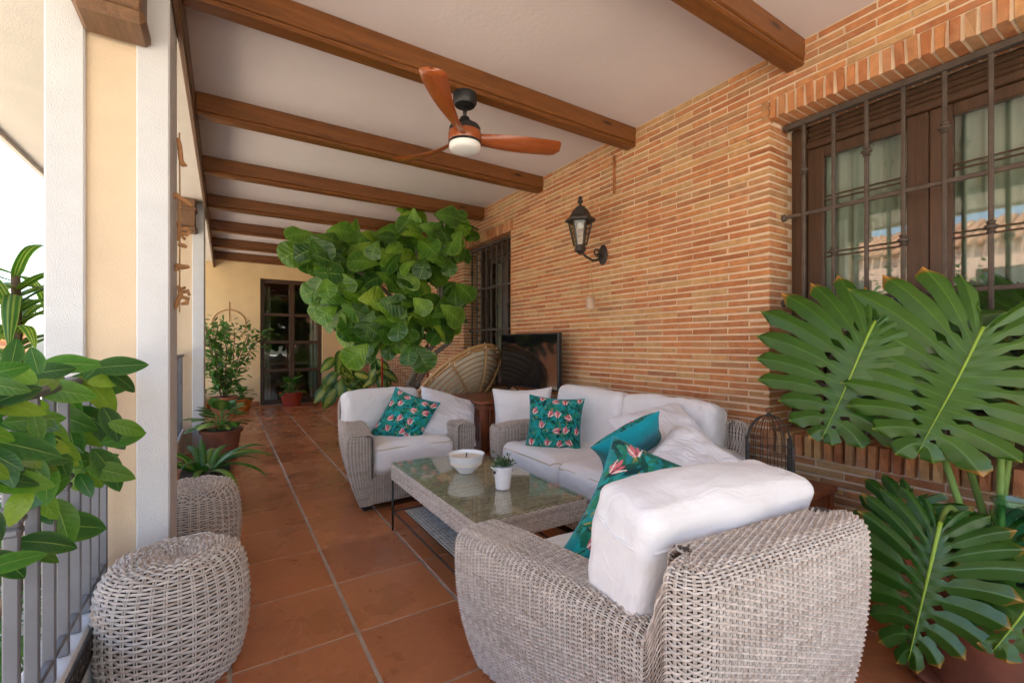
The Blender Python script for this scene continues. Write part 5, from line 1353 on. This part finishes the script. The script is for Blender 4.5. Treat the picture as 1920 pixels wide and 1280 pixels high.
fig_piece(500, [[(-.3, 0, .1), (.2, 0, 0), (.7, 0, .05)], [(-.2, 0, .1), (-.2, 0, -.4)]], .012)
fig_piece(555, [[(-.1, 0, .9), (.1, 0, .3), (-.1, 0, -.4), (-.3, 0, -1.1)], [(.1, 0, .3), (.6, .1, .5), (.7, .1, .1)], [(0, 0, 0), (.6, 0, -.2), (.5, .1, -.6), (.1, 0, -.7)], [(0, 0, .5), (.4, .1, .8)]], .010)
# wicker hoop on the end wall
hp = atY(430, 608, YE - .01)
hoop = thing('wall_hoop', 'thin wicker hoop hanging on the far cream wall above the shrub', 'ornament', hp)
MB().tube([(.27 * math.cos(a), 0, .27 * math.sin(a)) for a in np.linspace(0, 6.1, 36)], .010, 6, closed=True).build('ring', MAT['carved'], hoop, True)
MB().tube([(0, 0, .05), (0, 0, .42)], .008, 6).build('tie', MAT['rope'], hoop)

# ------------------------------------------------------------------ outside: boundary wall, neighbour's house, trees
nb_ = thing('neighbour_house', 'pink rendered neighbouring house with tiled roof, reflected in the large window', 'house', (-17, 4, -.42))
part('wall', MAT['pink_wall'], nb_, (-6, -13, 0), (0, 13, 5.2), 0)
for y in (-9, -4.5, 0, 4.5, 9): 
    w_ = part('window', MAT['frame_wood'], nb_, (.002, y - .7, 2.9), (.06, y + .7, 4.3), .01)
    part('pane', MAT['winglass'], w_, (.062, y - .6, 3.0), (.066, y + .6, 4.2), 0)
rt = MB()
for k in range(88):
    y = -13.2 + k * .3
    rt.tube([(.2, y, 5.2), (-3.2, y, 6.6)], .13, 8)
for k in range(88):
    y = -13.2 + k * .3
    rt.tube([(3.6, y, 1.9), (0.02, y, 2.75)], .13, 8)
rt.box((.02, -13, 1.6), (3.5, 13, 1.88)); rt.build('roof', MAT['rooftile'], nb_, True)
for k in range(6): part('porch_post', MAT['pink_wall'], nb_, (3.1, -12.6 + k * 5.0, 0), (3.5, -12.2 + k * 5.0, 1.6), .01)
bw = thing('boundary_wall', 'low brick boundary wall in the garden seen far left beyond the railing', 'wall', (-4.6, 13, -.42))
MB().box((-8, 0, 0), (1.2, .25, 1.9)).build('wall', MAT['brick_stuff2'] if 'brick_stuff2' in MAT else MAT['rooftile'], bw)
for k in range(10): MB().box((-8, -.03, .2 + k * .18), (1.2, -.001, .30 + k * .18), .01).build('course', MAT['terracotta'], bw)
def garden_tree(label, loc, h, r, seed, n=2200):
    t = thing('garden_tree', label, 'tree', loc); rg = random.Random(seed); tk = MB(); pd = []
    tk.tube([(0, 0, 0), (.05, 0, h * .3), (0, .08, h * .55), (.1, 0, h * .8)], [.12, .1, .07, .03], 8)
    for k in range(16):
        a = 2.4 * k; z = h * (.35 + .55 * k / 16); rr = r * math.sin(math.pi * (.2 + .75 * k / 16)); e = V3((rr * math.cos(a), rr * math.sin(a), z + .3)); tk.tube([(0, 0, z - .3), e * .6 + V3((0, 0, z * .4)), e], [.035, .02, .008], 6)
        for q in range(n // 16): pd.append((e * rg.uniform(.35, 1.1) + V3((rg.gauss(0, r * .22), rg.gauss(0, r * .22), z * .0 + rg.gauss(0, r * .2))) + V3((0, 0, e.z * .0)), (rg.gauss(0, 1), rg.gauss(0, 1), rg.gauss(.3, .6))))
    pd = [(V3((p.x, p.y, max(p.z, h * .3))), d) for p, d in pd]
    tk.build('trunk', MAT['bark'], t, True); cloud('crown', '', pd, .20, .10, ovate, gcol((.04, .12, .02), (.09, .2, .04)), MAT['leaf_soft'], t, .5, .5, seed, 3, 2)
garden_tree('garden tree in front of the neighbouring house, reflected in the window glass', (-8.5, 3.9, -.42), 3.4, 1.3, 71)
garden_tree('bushy garden tree standing between the two other garden trees', (-6.5, 7.5, -.42), 3.2, 1.5, 72)
garden_tree('leafy garden tree nearest to the low boundary wall', (-7.5, 11.0, -.42), 3.6, 1.5, 73)
